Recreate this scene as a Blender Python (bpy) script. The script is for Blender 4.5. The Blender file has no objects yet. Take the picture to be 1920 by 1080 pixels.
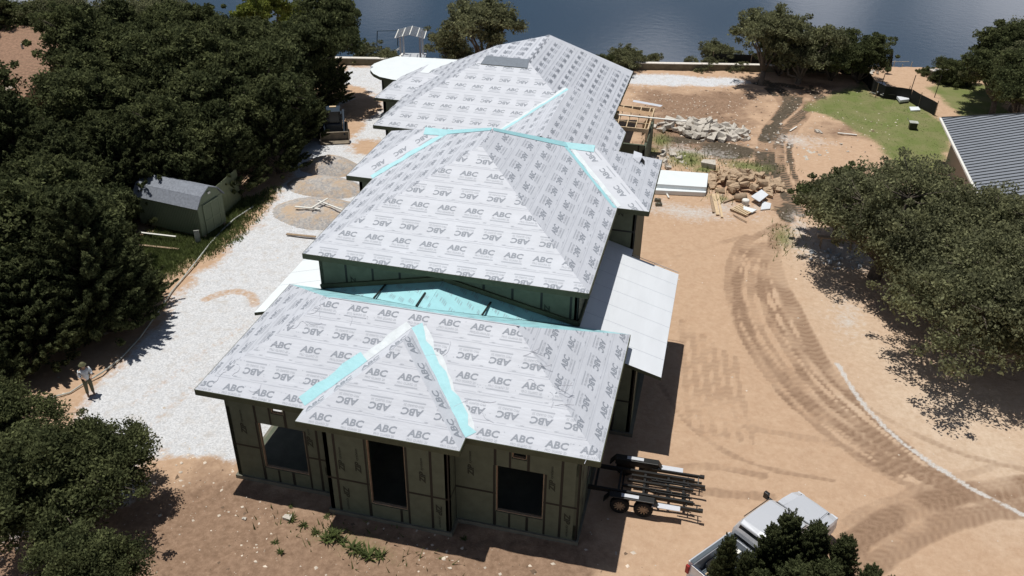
import bpy, bmesh, math, random
import numpy as np
from mathutils import Vector, Matrix
random.seed(7); rng = np.random.default_rng(7)
S = bpy.context.scene
# ------------------------------------------------------------------ camera, sky, sun
CAM = np.array([16.445, -22.359, 24.673]); YAW, PIT, ROL, FPX = -.236, .549, .016, 1629.3
_r = np.array([math.cos(YAW), -math.sin(YAW), 0.])
_f = np.array([math.sin(YAW)*math.cos(PIT), math.cos(YAW)*math.cos(PIT), -math.sin(PIT)])
_u = np.cross(_r, _f)
R_ = math.cos(ROL)*_r + math.sin(ROL)*_u; U_ = -math.sin(ROL)*_r + math.cos(ROL)*_u; F_ = _f
cd = bpy.data.cameras.new('camera'); cam = bpy.data.objects.new('camera', cd); S.collection.objects.link(cam)
M = Matrix(((R_[0], U_[0], -F_[0]), (R_[1], U_[1], -F_[1]), (R_[2], U_[2], -F_[2]))).to_4x4()
M.translation = Vector(CAM); cam.matrix_world = M
cd.sensor_width = 36; cd.lens = 36*FPX/1920; cd.clip_end = 6000; S.camera = cam
SUNV = Vector((-.19, .05, 1.0)).normalized()            # towards the sun
w = bpy.data.worlds.new('World'); S.world = w; w.use_nodes = True
nt = w.node_tree; bg = nt.nodes['Background']
sky = nt.nodes.new('ShaderNodeTexSky'); sky.sky_type = 'NISHITA'; sky.sun_disc = False
sky.sun_elevation = math.asin(SUNV.z); sky.sun_rotation = math.atan2(SUNV.x, SUNV.y)
sky.air_density = 1.0; sky.dust_density = .6; sky.ozone_density = 1.5
tc = nt.nodes.new('ShaderNodeTexCoord'); nz = nt.nodes.new('ShaderNodeTexNoise'); nz.inputs['Scale'].default_value = 5.0
nz.inputs['Detail'].default_value = 5; mp = nt.nodes.new('ShaderNodeMapping'); mp.inputs['Scale'].default_value = (1, 1, 2.2)
rp = nt.nodes.new('ShaderNodeValToRGB'); rp.color_ramp.elements[0].position = .48; rp.color_ramp.elements[1].position = .62
mx = nt.nodes.new('ShaderNodeMixRGB'); mx.inputs[2].default_value = (28, 28, 30, 1)
nt.links.new(tc.outputs['Generated'], mp.inputs[0]); nt.links.new(mp.outputs[0], nz.inputs['Vector'])
sz_ = nt.nodes.new('ShaderNodeSeparateXYZ'); nt.links.new(tc.outputs['Generated'], sz_.inputs[0]); mrz = nt.nodes.new('ShaderNodeMapRange'); mrz.inputs[1].default_value = .55; mrz.inputs[2].default_value = .25; nt.links.new(sz_.outputs[2], mrz.inputs[0])
mm_ = nt.nodes.new('ShaderNodeMath'); mm_.operation = 'MULTIPLY'; nt.links.new(rp.outputs[0], mm_.inputs[0]); nt.links.new(mrz.outputs[0], mm_.inputs[1])
nt.links.new(nz.outputs['Fac'], rp.inputs[0]); nt.links.new(mm_.outputs[0], mx.inputs[0]); nt.links.new(sky.outputs[0], mx.inputs[1])
nt.links.new(mx.outputs[0], bg.inputs['Color']); bg.inputs['Strength'].default_value = .05
sd = bpy.data.lights.new('sun', 'SUN'); sd.energy = 5.0; sd.angle = math.radians(.5); sd.color = (1, .965, .9)
so = bpy.data.objects.new('sun', sd); S.collection.objects.link(so); so.rotation_euler = SUNV.to_track_quat('Z', 'Y').to_euler()
vs = S.view_settings; S.display_settings.display_device = 'sRGB'
vs.view_transform = 'Standard'; vs.look = 'None'; vs.exposure = -.32; vs.gamma = 1

def G(px, py, z=0.):                                     # survey helper: where a sight line meets the level z
    d = F_ + (px-960)/FPX*R_ + (540-py)/FPX*U_
    return CAM + d*((z-CAM[2])/d[2])
def GPL(px, py, n, d0):
    d = F_ + (px-960)/FPX*R_ + (540-py)/FPX*U_; n = np.array(n, float)
    return CAM + d*((d0-CAM@n)/(d@n))

# ------------------------------------------------------------------ materials
def mat(name, col, rough=.8, metal=0, noise=0, nscale=5, col2=None, bump=0, bscale=20, spec=.3, stretch=None, uv=False, island=0):
    m = bpy.data.materials.new(name); m.use_nodes = True; t = m.node_tree; b = t.nodes['Principled BSDF']
    b.inputs['Roughness'].default_value = rough; b.inputs['Metallic'].default_value = metal
    b.inputs['Specular IOR Level'].default_value = spec
    c = (*col, 1)
    b.inputs['Base Color'].default_value = c
    tcn = t.nodes.new('ShaderNodeTexCoord'); src = tcn.outputs['UV' if uv else 'Object']
    if stretch:
        mpn = t.nodes.new('ShaderNodeMapping'); mpn.inputs['Scale'].default_value = stretch
        t.links.new(src, mpn.inputs[0]); src = mpn.outputs[0]
    if noise or col2:
        n = t.nodes.new('ShaderNodeTexNoise'); n.inputs['Scale'].default_value = nscale; n.inputs['Detail'].default_value = 6
        n.inputs['Roughness'].default_value = .65
        t.links.new(src, n.inputs['Vector'])
        r = t.nodes.new('ShaderNodeValToRGB'); e = r.color_ramp.elements
        e[0].position = .35; e[1].position = .68
        e[0].color = tuple(max(0, x*(1-noise)) for x in col)+(1,)
        e[1].color = (*(col2 or tuple(x*(1+noise) for x in col)), 1)
        t.links.new(n.outputs['Fac'], r.inputs[0]); out = r.outputs[0]
        if island:
            gi = t.nodes.new('ShaderNodeNewGeometry'); hs = t.nodes.new('ShaderNodeHueSaturation')
            mr = t.nodes.new('ShaderNodeMapRange'); mr.inputs[3].default_value = 1-island; mr.inputs[4].default_value = 1+island
            t.links.new(gi.outputs['Random Per Island'], mr.inputs[0]); t.links.new(mr.outputs[0], hs.inputs['Value'])
            t.links.new(out, hs.inputs['Color']); out = hs.outputs[0]
        t.links.new(out, b.inputs['Base Color'])
    if bump:
        n2 = t.nodes.new('ShaderNodeTexNoise'); n2.inputs['Scale'].default_value = bscale; n2.inputs['Detail'].default_value = 5
        t.links.new(src, n2.inputs['Vector'])
        bp = t.nodes.new('ShaderNodeBump'); bp.inputs['Strength'].default_value = bump; bp.inputs['Distance'].default_value = .03
        t.links.new(n2.outputs['Fac'], bp.inputs['Height']); t.links.new(bp.outputs[0], b.inputs['Normal'])
    return m
MT = dict(
    under=mat('grey roof underlayment', (.565, .59, .645), .55, noise=.055, nscale=.9, bump=.8, bscale=1.6, stretch=(.6, 2.0, 1), uv=True, spec=.35),
    ink=mat('grey printing', (.27, .295, .34), .6), ink2=mat('pale grey printing', (.40, .425, .475), .6), lap=mat('lap line', (.46, .485, .54), .6),
    mint=mat('mint membrane', (.36, .66, .71), .5, noise=.05, nscale=2, bump=.4, bscale=5), mintink=mat('membrane printing', (.33, .45, .50), .6),
    clear=mat('white membrane', (.64, .69, .72), .5, noise=.08, nscale=3, bump=.4, bscale=5),
    whitedeck=mat('white roof sheet', (.66, .69, .73), .5, noise=.04, nscale=1.5, bump=.15, bscale=1.5, stretch=(1, .2, 1)),
    whiteflat=mat('white flat roofing', (.74, .79, .81), .5, noise=.02, nscale=1.5),
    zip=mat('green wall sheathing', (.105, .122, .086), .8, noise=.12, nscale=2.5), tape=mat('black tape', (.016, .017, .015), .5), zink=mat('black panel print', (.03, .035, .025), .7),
    fascia=mat('dark fascia board', (.075, .085, .05), .8, noise=.15, nscale=3), conc=mat('slab concrete', (.165, .16, .125), .85, noise=.15, nscale=2),
    soffit=mat('soffit board', (.12, .12, .08), .85), inside=mat('inner framing board', (.11, .09, .055), .9),
    osb=mat('strand board', (.40, .26, .15), .8, noise=.2, nscale=6), lumber=mat('pine lumber', (.62, .47, .30), .75, noise=.12, nscale=8),
    wood2=mat('weathered wood', (.34, .25, .17), .85, noise=.2, nscale=8),
    whitewood=mat('white board', (.74, .73, .68), .7, noise=.05), strip=mat('dark grey ridge strip', (.16, .19, .23), .6, noise=.1),
    black=mat('black steel', (.014, .014, .013), .45, spec=.5), rubber=mat('black rubber', (.012, .012, .012), .85),
    alu=mat('pale aluminium', (.72, .74, .78), .4, metal=.3), silver=mat('silver paint', (.66, .68, .72), .28, metal=.3, spec=.6),
    glass=mat('dark glass', (.01, .012, .014), .18, spec=.35), chrome=mat('bright metal', (.6, .6, .6), .2, metal=1), bedl=mat('bed liner', (.09, .11, .13), .6),
    red=mat('red lens', (.3, .02, .02), .3), navy=mat('dark blue paint', (.035, .05, .07), .4), bucket=mat('worn bucket steel', (.23, .19, .14), .7, noise=.3, nscale=3),
    shedw=mat('olive siding', (.18, .215, .145), .8, noise=.05), shedr=mat('grey shingle', (.23, .25, .29), .85, noise=.2, nscale=8), shedt=mat('dark olive trim', (.2, .24, .16), .8),
    fence=mat('fence board', (.22, .25, .15), .85, noise=.15, nscale=4), brownroof=mat('brown shingle', (.27, .165, .11), .9, noise=.25, nscale=5),
    metalroof=mat('grey metal roof', (.24, .26, .295), .5, noise=.06, nscale=1, metal=.1), dkline=mat('roof seam', (.05, .055, .06), .6), brick=mat('stucco wall', (.3, .25, .2), .9),
    stone=mat('tan wall stone', (.15, .135, .095), .9, noise=.25, nscale=2), cap=mat('pale stone cap', (.72, .68, .62), .85, noise=.1),
    rock=mat('pale limestone', (.54, .50, .44), .9, noise=.2, nscale=3, bump=.5, bscale=8), rock2=mat('brown rock', (.46, .34, .23), .9, noise=.3, nscale=3, bump=.5, bscale=8),
    rock3=mat('blue grey rock', (.40, .43, .46), .9, noise=.25, nscale=3), pebble=mat('pebble', (.62, .54, .45), .9, noise=.3, nscale=.7), clod=mat('dark clod', (.16, .11, .075), .95),
    bark=mat('grey bark', (.12, .10, .08), .95, noise=.3, nscale=6, bump=.5, bscale=20), silt=mat('black silt fabric', (.012, .013, .012), .8),
    oak=mat('oak leaf', (.14, .148, .085), .85, nscale=.55, noise=.25, col2=(.235, .24, .125), island=.55, spec=.08),
    jun=mat('juniper leaf', (.050, .064, .030), .85, nscale=.7, noise=.3, col2=(.125, .14, .062), island=.55, spec=.06), grove=mat('grove leaf', (.062, .078, .036), .85, nscale=.6, noise=.3, col2=(.145, .16, .070), island=.55, spec=.06),
    lime=mat('yellow green leaf', (.13, .16, .03), .7, nscale=.6, noise=.25, col2=(.24, .27, .06), island=.4, spec=.2),
    weed=mat('weed leaf', (.12, .15, .05), .75, nscale=2, noise=.3, island=.4),
    shirt=mat('white shirt cloth', (.62, .66, .70), .9), trouser=mat('olive trouser cloth', (.12, .12, .08), .9), skin=mat('skin', (.35, .22, .15), .6), cap2=mat('olive cap cloth', (.13, .13, .07), .9),
    pipe=mat('grey pipe', (.45, .46, .42), .6, noise=.3, nscale=2), dark=mat('dark void', (.01, .01, .01), .9), dock=mat('dock metal', (.5, .52, .54), .5), dockdk=mat('dark dock pile', (.06, .08, .09), .7),
)
for _k in ('oak', 'jun', 'grove', 'lime', 'weed'):
    _t = MT[_k].node_tree; _b = _t.nodes['Principled BSDF']; _src = _b.inputs['Base Color'].links[0].from_socket
    _tr = _t.nodes.new('ShaderNodeBsdfTranslucent'); _hs = _t.nodes.new('ShaderNodeHueSaturation'); _hs.inputs['Value'].default_value = 1.25; _t.links.new(_src, _hs.inputs['Color']); _t.links.new(_hs.outputs[0], _tr.inputs['Color'])
    _mx = _t.nodes.new('ShaderNodeMixShader'); _mx.inputs[0].default_value = .38; _t.links.new(_b.outputs[0], _mx.inputs[1]); _t.links.new(_tr.outputs[0], _mx.inputs[2]); _t.links.new(_mx.outputs[0], _t.nodes['Material Output'].inputs['Surface'])
# gravel heap material
def gravel_mat(name, c1, c2, c3):
    m = bpy.data.materials.new(name); m.use_nodes = True; t = m.node_tree; b = t.nodes['Principled BSDF']; b.inputs['Roughness'].default_value = .95; b.inputs['Specular IOR Level'].default_value = .1
    tcn = t.nodes.new('ShaderNodeTexCoord')
    v = t.nodes.new('ShaderNodeTexVoronoi'); v.inputs['Scale'].default_value = 9; t.links.new(tcn.outputs['Object'], v.inputs['Vector'])
    n = t.nodes.new('ShaderNodeTexNoise'); n.inputs['Scale'].default_value = .8; n.inputs['Detail'].default_value = 8; n.inputs['Roughness'].default_value = .75; t.links.new(tcn.outputs['Object'], n.inputs['Vector'])
    sx = t.nodes.new('ShaderNodeSeparateColor'); t.links.new(v.outputs['Color'], sx.inputs[0])
    a = t.nodes.new('ShaderNodeMixRGB'); a.inputs[1].default_value = (*c1, 1); a.inputs[2].default_value = (*c2, 1); t.links.new(sx.outputs[0], a.inputs[0])
    r = t.nodes.new('ShaderNodeValToRGB'); r.color_ramp.elements[0].position = .45; r.color_ramp.elements[1].position = .6; t.links.new(n.outputs['Fac'], r.inputs[0])
    a2 = t.nodes.new('ShaderNodeMixRGB'); a2.inputs[2].default_value = (*c3, 1); t.links.new(a.outputs[0], a2.inputs[1]); t.links.new(r.outputs[0], a2.inputs[0])
    t.links.new(a2.outputs[0], b.inputs['Base Color'])
    bp = t.nodes.new('ShaderNodeBump'); bp.inputs['Strength'].default_value = .6; bp.inputs['Distance'].default_value = .04
    t.links.new(v.outputs['Distance'], bp.inputs['Height']); t.links.new(bp.outputs[0], b.inputs['Normal'])
    return m
MT['heap'] = gravel_mat('tan gravel', (.50, .46, .42), (.30, .30, .31), (.50, .38, .27))

# ------------------------------------------------------------------ object helpers
COL = S.collection
def tag(o, label=None, cat=None, group=None, kind=None):
    if label: o['label'] = label
    if cat: o['category'] = cat
    if group: o['group'] = group
    if kind: o['kind'] = kind
    return o
def empty(name, loc=(0, 0, 0), rz=0, label=None, cat=None, group=None):
    o = bpy.data.objects.new(name, None); COL.objects.link(o); o.location = loc; o.rotation_euler = (0, 0, rz)
    o.empty_display_size = .2
    return tag(o, label, cat, group)
class MB:
    def __init__(s): s.v = []; s.f = []; s.m = []; s.mats = []; s.uv = {}
    def mi(s, m):
        if m not in s.mats: s.mats.append(m)
        return s.mats.index(m)
    def face(s, pts, m, uvs=None):
        k = len(s.v); s.v += [tuple(map(float, p)) for p in pts]; s.f.append(list(range(k, k+len(pts)))); s.m.append(s.mi(m))
        if uvs: s.uv[len(s.f)-1] = uvs
    def box(s, c, d, m, rz=0, M4=None):
        cx, cy, cz = c; hx, hy, hz = d[0]/2, d[1]/2, d[2]/2; k = len(s.v); ca, sa = math.cos(rz), math.sin(rz)
        for z in (-hz, hz):
            for x, y in ((-hx, -hy), (hx, -hy), (hx, hy), (-hx, hy)):
                p = Vector((x, y, z))
                if M4 is not None: p = M4 @ p
                else: p = Vector((ca*x-sa*y, sa*x+ca*y, z))
                s.v.append((p.x+cx, p.y+cy, p.z+cz))
        for q in ((3, 2, 1, 0), (4, 5, 6, 7), (0, 1, 5, 4), (1, 2, 6, 5), (2, 3, 7, 6), (3, 0, 4, 7)):
            s.f.append([k+i for i in q]); s.m.append(s.mi(m))
    def bar(s, a, b, wd, ht, m):                       # box from a to b
        a = Vector(a); b = Vector(b); d = b-a; L = d.length
        if L < 1e-6: return
        x = d/L; up = Vector((0, 0, 1)) if abs(x.z) < .95 else Vector((0, 1, 0))
        y = up.cross(x).normalized(); z = x.cross(y)
        M4 = Matrix((x, y, z)).transposed()
        s.box((a+b)/2, (L, wd, ht), m, M4=M4)
    def tube(s, pts, rad, m, n=6):
        pts = [Vector(p) for p in pts]; k0 = len(s.v)
        if not hasattr(rad, '__len__'): rad = [rad]*len(pts)
        for i, p in enumerate(pts):
            d = (pts[min(i+1, len(pts)-1)]-pts[max(i-1, 0)]).normalized()
            up = Vector((0, 0, 1)) if abs(d.z) < .9 else Vector((1, 0, 0))
            a = d.cross(up).normalized(); b = d.cross(a)
            for j in range(n):
                t = 2*math.pi*j/n; q = p+rad[i]*(math.cos(t)*a+math.sin(t)*b); s.v.append(tuple(q))
        for i in range(len(pts)-1):
            for j in range(n):
                s.f.append([k0+i*n+j, k0+i*n+(j+1) % n, k0+(i+1)*n+(j+1) % n, k0+(i+1)*n+j]); s.m.append(s.mi(m))
        s.f.append([k0+j for j in range(n)][::-1]); s.m.append(s.mi(m))
        e = k0+(len(pts)-1)*n; s.f.append([e+j for j in range(n)]); s.m.append(s.mi(m))
    def prism(s, poly, z0, z1, m, mtop=None):           # vertical prism over a plan polygon (counter-clockwise)
        n = len(poly); k = len(s.v)
        s.v += [(p[0], p[1], z0) for p in poly]+[(p[0], p[1], z1) for p in poly]
        s.f.append([k+i for i in range(n)][::-1]); s.m.append(s.mi(m))
        s.f.append([k+n+i for i in range(n)]); s.m.append(s.mi(mtop or m))
        for i in range(n):
            j = (i+1) % n; s.f.append([k+i, k+j, k+n+j, k+n+i]); s.m.append(s.mi(m))
    def build(s, name, parent=None, smooth=False, loc=None, rz=0, bevel=0):
        me = bpy.data.meshes.new(name); me.from_pydata(s.v, [], s.f)
        for m in s.mats: me.materials.append(MT[m] if isinstance(m, str) else m)
        me.polygons.foreach_set('material_index', s.m)
        if s.uv:
            ul = me.uv_layers.new(name='UVMap')
            for fi, uvs in s.uv.items():
                st = me.polygons[fi].loop_start
                for i, c in enumerate(uvs): ul.data[st+i].uv = c
        if smooth: me.polygons.foreach_set('use_smooth', [True]*len(s.f))
        me.update(); o = bpy.data.objects.new(name, me); COL.objects.link(o)
        if parent: o.parent = parent
        if loc is not None: o.location = loc; o.rotation_euler = (0, 0, rz)
        if bevel:
            b = o.modifiers.new('bevel', 'BEVEL'); b.width = bevel; b.segments = 2; b.limit_method = 'ANGLE'
        return o
def mesh_np(name, V, Fq, mats, parent=None, smooth=False, matidx=None):
    me = bpy.data.meshes.new(name); nv, nf = len(V), len(Fq); k = Fq.shape[1]
    me.vertices.add(nv); me.vertices.foreach_set('co', np.ascontiguousarray(V, np.float32).ravel())
    me.loops.add(nf*k); me.loops.foreach_set('vertex_index', np.ascontiguousarray(Fq, np.int32).ravel())
    me.polygons.add(nf); me.polygons.foreach_set('loop_start', np.arange(0, nf*k, k, dtype=np.int32)); me.polygons.foreach_set('loop_total', np.full(nf, k, np.int32))
    for m in mats: me.materials.append(MT[m] if isinstance(m, str) else m)
    if matidx is not None: me.polygons.foreach_set('material_index', matidx.astype(np.int32))
    if smooth: me.polygons.foreach_set('use_smooth', np.ones(nf, bool))
    me.update(calc_edges=True); o = bpy.data.objects.new(name, me); COL.objects.link(o)
    if parent: o.parent = parent
    return o
# ------------------------------------------------------------------ lettering
_tc = {}
def glyphs(txt, bold=.0, shear=0, cw=1.0):
    key = (txt, bold, shear, cw)
    if key in _tc: return _tc[key]
    c = bpy.data.curves.new('t', 'FONT'); c.body = txt; c.size = 1; c.offset = bold; c.shear = shear; c.space_character = cw; c.resolution_u = 2; c.fill_mode = 'BOTH'
    o = bpy.data.objects.new('t', c); COL.objects.link(o); bpy.context.view_layer.update()
    me = o.evaluated_get(bpy.context.evaluated_depsgraph_get()).to_mesh(); me.calc_loop_triangles()
    V = np.array([v.co[:2] for v in me.vertices]); T = np.array([t.vertices[:] for t in me.loop_triangles])
    bpy.data.objects.remove(o); bpy.data.curves.remove(c)
    V = V - V.min(0); sc = V.max(0); tris = V[T]/sc
    # cull the back-facing duplicate triangles
    a = (tris[:, 1, 0]-tris[:, 0, 0])*(tris[:, 2, 1]-tris[:, 0, 1])-(tris[:, 1, 1]-tris[:, 0, 1])*(tris[:, 2, 0]-tris[:, 0, 0])
    pos = tris[a > 1e-9]
    if len(pos) < len(tris)*.3: pos = tris[a < -1e-9][:, ::-1]
    _tc[key] = pos; return pos
def clip_tri(p, poly):
    out = [tuple(q) for q in p]
    n = len(poly)
    for i in range(n):
        ax, ay = poly[i]; bx, by = poly[(i+1) % n]; nx, ny = -(by-ay), bx-ax
        inp = out; out = []
        if not inp: return out
        for j in range(len(inp)):
            c = inp[j]; d = inp[(j+1) % len(inp)]
            sc = (c[0]-ax)*nx+(c[1]-ay)*ny; s2 = (d[0]-ax)*nx+(d[1]-ay)*ny
            if sc >= 0: out.append(c)
            if (sc >= 0) != (s2 >= 0):
                t = sc/(sc-s2); out.append((c[0]+t*(d[0]-c[0]), c[1]+t*(d[1]-c[1])))
    return out
ABC = glyphs('ABC', .035, .12); PRO = glyphs('PRO GUARD 20', .012); ZIP = glyphs('ZIP', .045, .25); SYS = glyphs('system', .01, .2)
QUAD = np.array([[[0, 0], [1, 0], [1, 1]], [[0, 0], [1, 1], [0, 1]]], float)
class Plane:
    """a roof slope: outline points in space; e runs along the eave, u runs up the slope"""
    def __init__(s, pts, umode='slope', evec=None):
        s.P = [np.array(p, float) for p in pts]; s.o = s.P[0]
        n = np.zeros(3)
        for i in range(len(s.P)): n += np.cross(s.P[i]-s.o, s.P[(i+1) % len(s.P)]-s.o)
        n /= np.linalg.norm(n)
        if n[2] < 0: n = -n; s.P = s.P[::-1]
        s.n = n
        if evec is not None: e = np.array(evec, float); e -= n*(e@n); s.e = e/np.linalg.norm(e); s.u = np.cross(n, s.e)
        else:
            u = np.array([0, 0, 1])-n*n[2]; s.u = u/np.linalg.norm(u); s.e = np.cross(s.u, n)
        s.poly = [s.to2(p) for p in s.P]
        ar = sum(s.poly[i][0]*s.poly[(i+1) % len(s.poly)][1]-s.poly[(i+1) % len(s.poly)][0]*s.poly[i][1] for i in range(len(s.poly)))
        if ar < 0: s.cp = s.poly[::-1]
        else: s.cp = s.poly
        s.umin = min(p[1] for p in s.poly); s.umax = max(p[1] for p in s.poly); s.emin = min(p[0] for p in s.poly); s.emax = max(p[0] for p in s.poly)
    def to2(s, p): d = np.array(p, float)-s.o; return (float(d@s.e), float(d@s.u))
    def to3(s, q, h=0.): return s.o+q[0]*s.e+q[1]*s.u+h*s.n
    def base(s, mb, m, h=0): mb.face([p+h*s.n for p in s.P], m, [s.to2(p) for p in s.P])
    def stamp(s, mb, tris, x, y, wd, ht, m, flip=False, h=.004, clip=None):
        h += getattr(s, 'h0', 0)
        cp = clip or s.cp
        sg = -1 if flip else 1
        q = tris*np.array([wd, ht])*sg+np.array([x, y])+(np.array([wd, ht]) if flip else 0)
        lo = q.reshape(-1, 2).min(0); hi = q.reshape(-1, 2).max(0)
        if lo[0] > s.emax or hi[0] < s.emin or lo[1] > s.umax or hi[1] < s.umin: return
        def ins(pt):
            for i in range(len(cp)):
                a = cp[i]; b = cp[(i+1) % len(cp)]
                if (b[0]-a[0])*(pt[1]-a[1])-(b[1]-a[1])*(pt[0]-a[0]) < 0: return False
            return True
        full = all(ins(c) for c in ((lo[0], lo[1]), (hi[0], lo[1]), (hi[0], hi[1]), (lo[0], hi[1])))
        for t in q:
            pl = t if full else clip_tri(t, cp)
            if len(pl) >= 3: mb.face([s.to3(c, h) for c in pl], m)
def print_roof(mb, pl, detail=2, row=.97, pitch=1.2, off=.18, seed=0, flip0=False):
    rr = random.Random(seed); k = 0; y = pl.umin+off-.35
    while y < pl.umax:
        fl = (k % 2 == 1) != flip0; x0 = pl.emin-rr.random()*1.2
        pl.stamp(mb, QUAD, pl.emin, y-.16, pl.emax-pl.emin, .018, 'lap', h=.003)
        if detail > 1:
            x = pl.emin-rr.random()
            while x < pl.emax:
                L = .3+rr.random()*.9; pl.stamp(mb, QUAD, x, y-.09+rr.random()*.02, L, .018, 'lap', h=.0035)
                if rr.random() < .6: pl.stamp(mb, QUAD, x+.1, y+.80, L*.8, .012, 'lap', h=.0035)
                x += L+.1+rr.random()*.4
        x = x0
        while x < pl.emax:
            if fl:
                pl.stamp(mb, ABC, x, y+.10, .80, .27, 'ink', True)
                pl.stamp(mb, QUAD, x-.03, y+.565, .84, .05, 'ink2')
                if detail > 1: pl.stamp(mb, PRO, x+.03, y+.42, .74, .09, 'ink2', True)
                else: pl.stamp(mb, QUAD, x+.03, y+.43, .7, .05, 'lap')
            else:
                pl.stamp(mb, ABC, x, y+.34, .80, .27, 'ink')
                pl.stamp(mb, QUAD, x-.03, y+.10, .84, .05, 'ink2')
                if detail > 1: pl.stamp(mb, PRO, x+.03, y+.20, .74, .09, 'ink2')
                else: pl.stamp(mb, QUAD, x+.03, y+.22, .7, .05, 'lap')
            if detail > 1:
                pl.stamp(mb, ABC, x+.9, y-.07, .16, .05, 'ink2', fl)
            x += pitch
        y += row; k += 1
def strip_on(mb, pl, a, b, wl, wr, m, h=.008, jag=0, seed=1):
    """ragged ribbon on plane from a to b (space points); wl/wr widths to each side"""
    A = np.array(pl.to2(a)); B = np.array(pl.to2(b)); d = B-A; L = np.linalg.norm(d); d /= L; nn = np.array([-d[1], d[0]]); r = random.Random(seed)
    n = max(2, int(L/.35)); prev = None
    for i in range(n+1):
        p = A+d*L*i/n; l = p+nn*(wl+(r.random()-.5)*jag); q = p-nn*(wr+(r.random()-.5)*jag*.3)
        if prev is not None: mb.face([pl.to3(prev[1], h), pl.to3(q, h), pl.to3(l, h), pl.to3(prev[0], h)], m)
        prev = (l, q)
def fascia(mb, pts, ht=.24, th=.05, m='fascia'):
    for a, b in zip(pts[:-1], pts[1:]):
        a = Vector(a); b = Vector(b); z = Vector((0, 0, -ht/2-.006)); mb.bar(a+z, b+z, th, ht, m)
# ------------------------------------------------------------------ ground
_lat = rng.random((256, 256))
def vnoise(x, y):
    xi = np.floor(x).astype(int); yi = np.floor(y).astype(int); fx = x-xi; fy = y-yi
    fx = fx*fx*(3-2*fx); fy = fy*fy*(3-2*fy); a = _lat[xi & 255, yi & 255]; b = _lat[(xi+1) & 255, yi & 255]; c = _lat[xi & 255, (yi+1) & 255]; d = _lat[(xi+1) & 255, (yi+1) & 255]
    return (a*(1-fx)+b*fx)*(1-fy)+(c*(1-fx)+d*fx)*fy
def fbm(x, y, o=4):
    s = 0; a = .5
    for i in range(o): s = s+a*vnoise(x*2**i+17*i, y*2**i+31*i); a *= .5
    return s/(1-.5**o)
def pxpoly(l, z=0): return np.array([G(a, b, z)[:2] for a, b in l])
def sdist(poly, X, Y):
    ins = np.zeros(X.shape, bool); dm = np.full(X.shape, 1e9); n = len(poly)
    for i in range(n):
        x1, y1 = poly[i]; x2, y2 = poly[(i+1) % n]
        cond = ((y1 > Y) != (y2 > Y)) & (X < (x2-x1)*(Y-y1)/(y2-y1+1e-12)+x1); ins ^= cond
        dx, dy = x2-x1, y2-y1; t = np.clip(((X-x1)*dx+(Y-y1)*dy)/(dx*dx+dy*dy+1e-9), 0, 1)
        dm = np.minimum(dm, np.hypot(X-x1-t*dx, Y-y1-t*dy))
    return np.where(ins, dm, -dm)
def ldist(line, X, Y):
    dm = np.full(X.shape, 1e9)
    for i in range(len(line)-1):
        x1, y1 = line[i]; x2, y2 = line[i+1]; dx, dy = x2-x1, y2-y1; t = np.clip(((X-x1)*dx+(Y-y1)*dy)/(dx*dx+dy*dy+1e-9), 0, 1)
        dm = np.minimum(dm, np.hypot(X-x1-t*dx, Y-y1-t*dy))
    return dm
def larc(line, X, Y):                                     # distance and arc length along, evaluated near the line only
    x0, y0 = line.min(0)-1.5; x1_, y1_ = line.max(0)+1.5; i0, i1 = np.searchsorted(xs, [x0, x1_]); j0, j1 = np.searchsorted(ys, [y0, y1_])
    sx, sy = X[j0:j1, i0:i1], Y[j0:j1, i0:i1]; dm = np.full(sx.shape, 9.); ar = np.zeros(sx.shape); a = 0
    for i in range(len(line)-1):
        x1, y1 = line[i]; x2, y2 = line[i+1]; dx, dy = x2-x1, y2-y1; L = math.hypot(dx, dy)+1e-9; t = np.clip(((sx-x1)*dx+(sy-y1)*dy)/(L*L), 0, 1)
        d = np.hypot(sx-x1-t*dx, sy-y1-t*dy); m = d < dm; dm = np.where(m, d, dm); ar = np.where(m, a+t*L, ar); a += L
    return (slice(j0, j1), slice(i0, i1)), dm, ar
def smooth(line, k=2):
    l = np.array(line, float)
    for _ in range(k):
        q = l[:-1]*.75+l[1:]*.25; r = l[:-1]*.25+l[1:]*.75; m = np.empty((2*len(q), 2)); m[0::2] = q; m[1::2] = r; l = np.vstack([l[:1], m, l[-1:]])
    return l
sst = lambda a, b, x: (lambda t: t*t*(3-2*t))(np.clip((x-a)/(b-a), 0, 1))
def wall_y(x): return 51.8+.237*(x+17)
def height(X, Y):
    s = (Y-wall_y(X))*.973
    h = (fbm(X*.35, Y*.35)-.5)*.25*sst(.0, 3, np.abs(X-6.5)-7.5+0*Y)+(fbm(X*1.7, Y*1.7, 3)-.5)*.07
    h = h*np.where((X > -1.2) & (X < 16.5) & (Y > -2) & (Y < 50), 0.25, 1)
    br = sst(5, 12, X*0+1)*0+((X < -4) & (Y < -3))*0
    return h-.03-11*sst(1.6, 13, s)
xs = np.concatenate([np.arange(-180, -40, 5.), np.arange(-40, 46, .14), np.arange(46, 200, 5.)])
ys = np.concatenate([np.arange(-80, -12, 4.), np.arange(-12, 72, .14), np.arange(72, 120, 4.)])
GX_, GY_ = np.meshgrid(xs, ys); nx_, ny_ = len(xs), len(ys)
GZ_ = height(GX_, GY_)
wob = (fbm(GX_*.8, GY_*.8)-.5)*2.2+(fbm(GX_*3.5+9, GY_*3.5)-.5)*1.0
P_drive = pxpoly([(455, 893), (390, 885), (330, 893), (270, 915), (180, 945), (60, 985), (0, 1005), (0, 930), (140, 800), (190, 715), (290, 610), (345, 540), (400, 490), (470, 432), (500, 405), (535, 340), (548, 290), (585, 240), (600, 190), (628, 150), (655, 124), (780, 128), (800, 300), (700, 640)])
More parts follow.
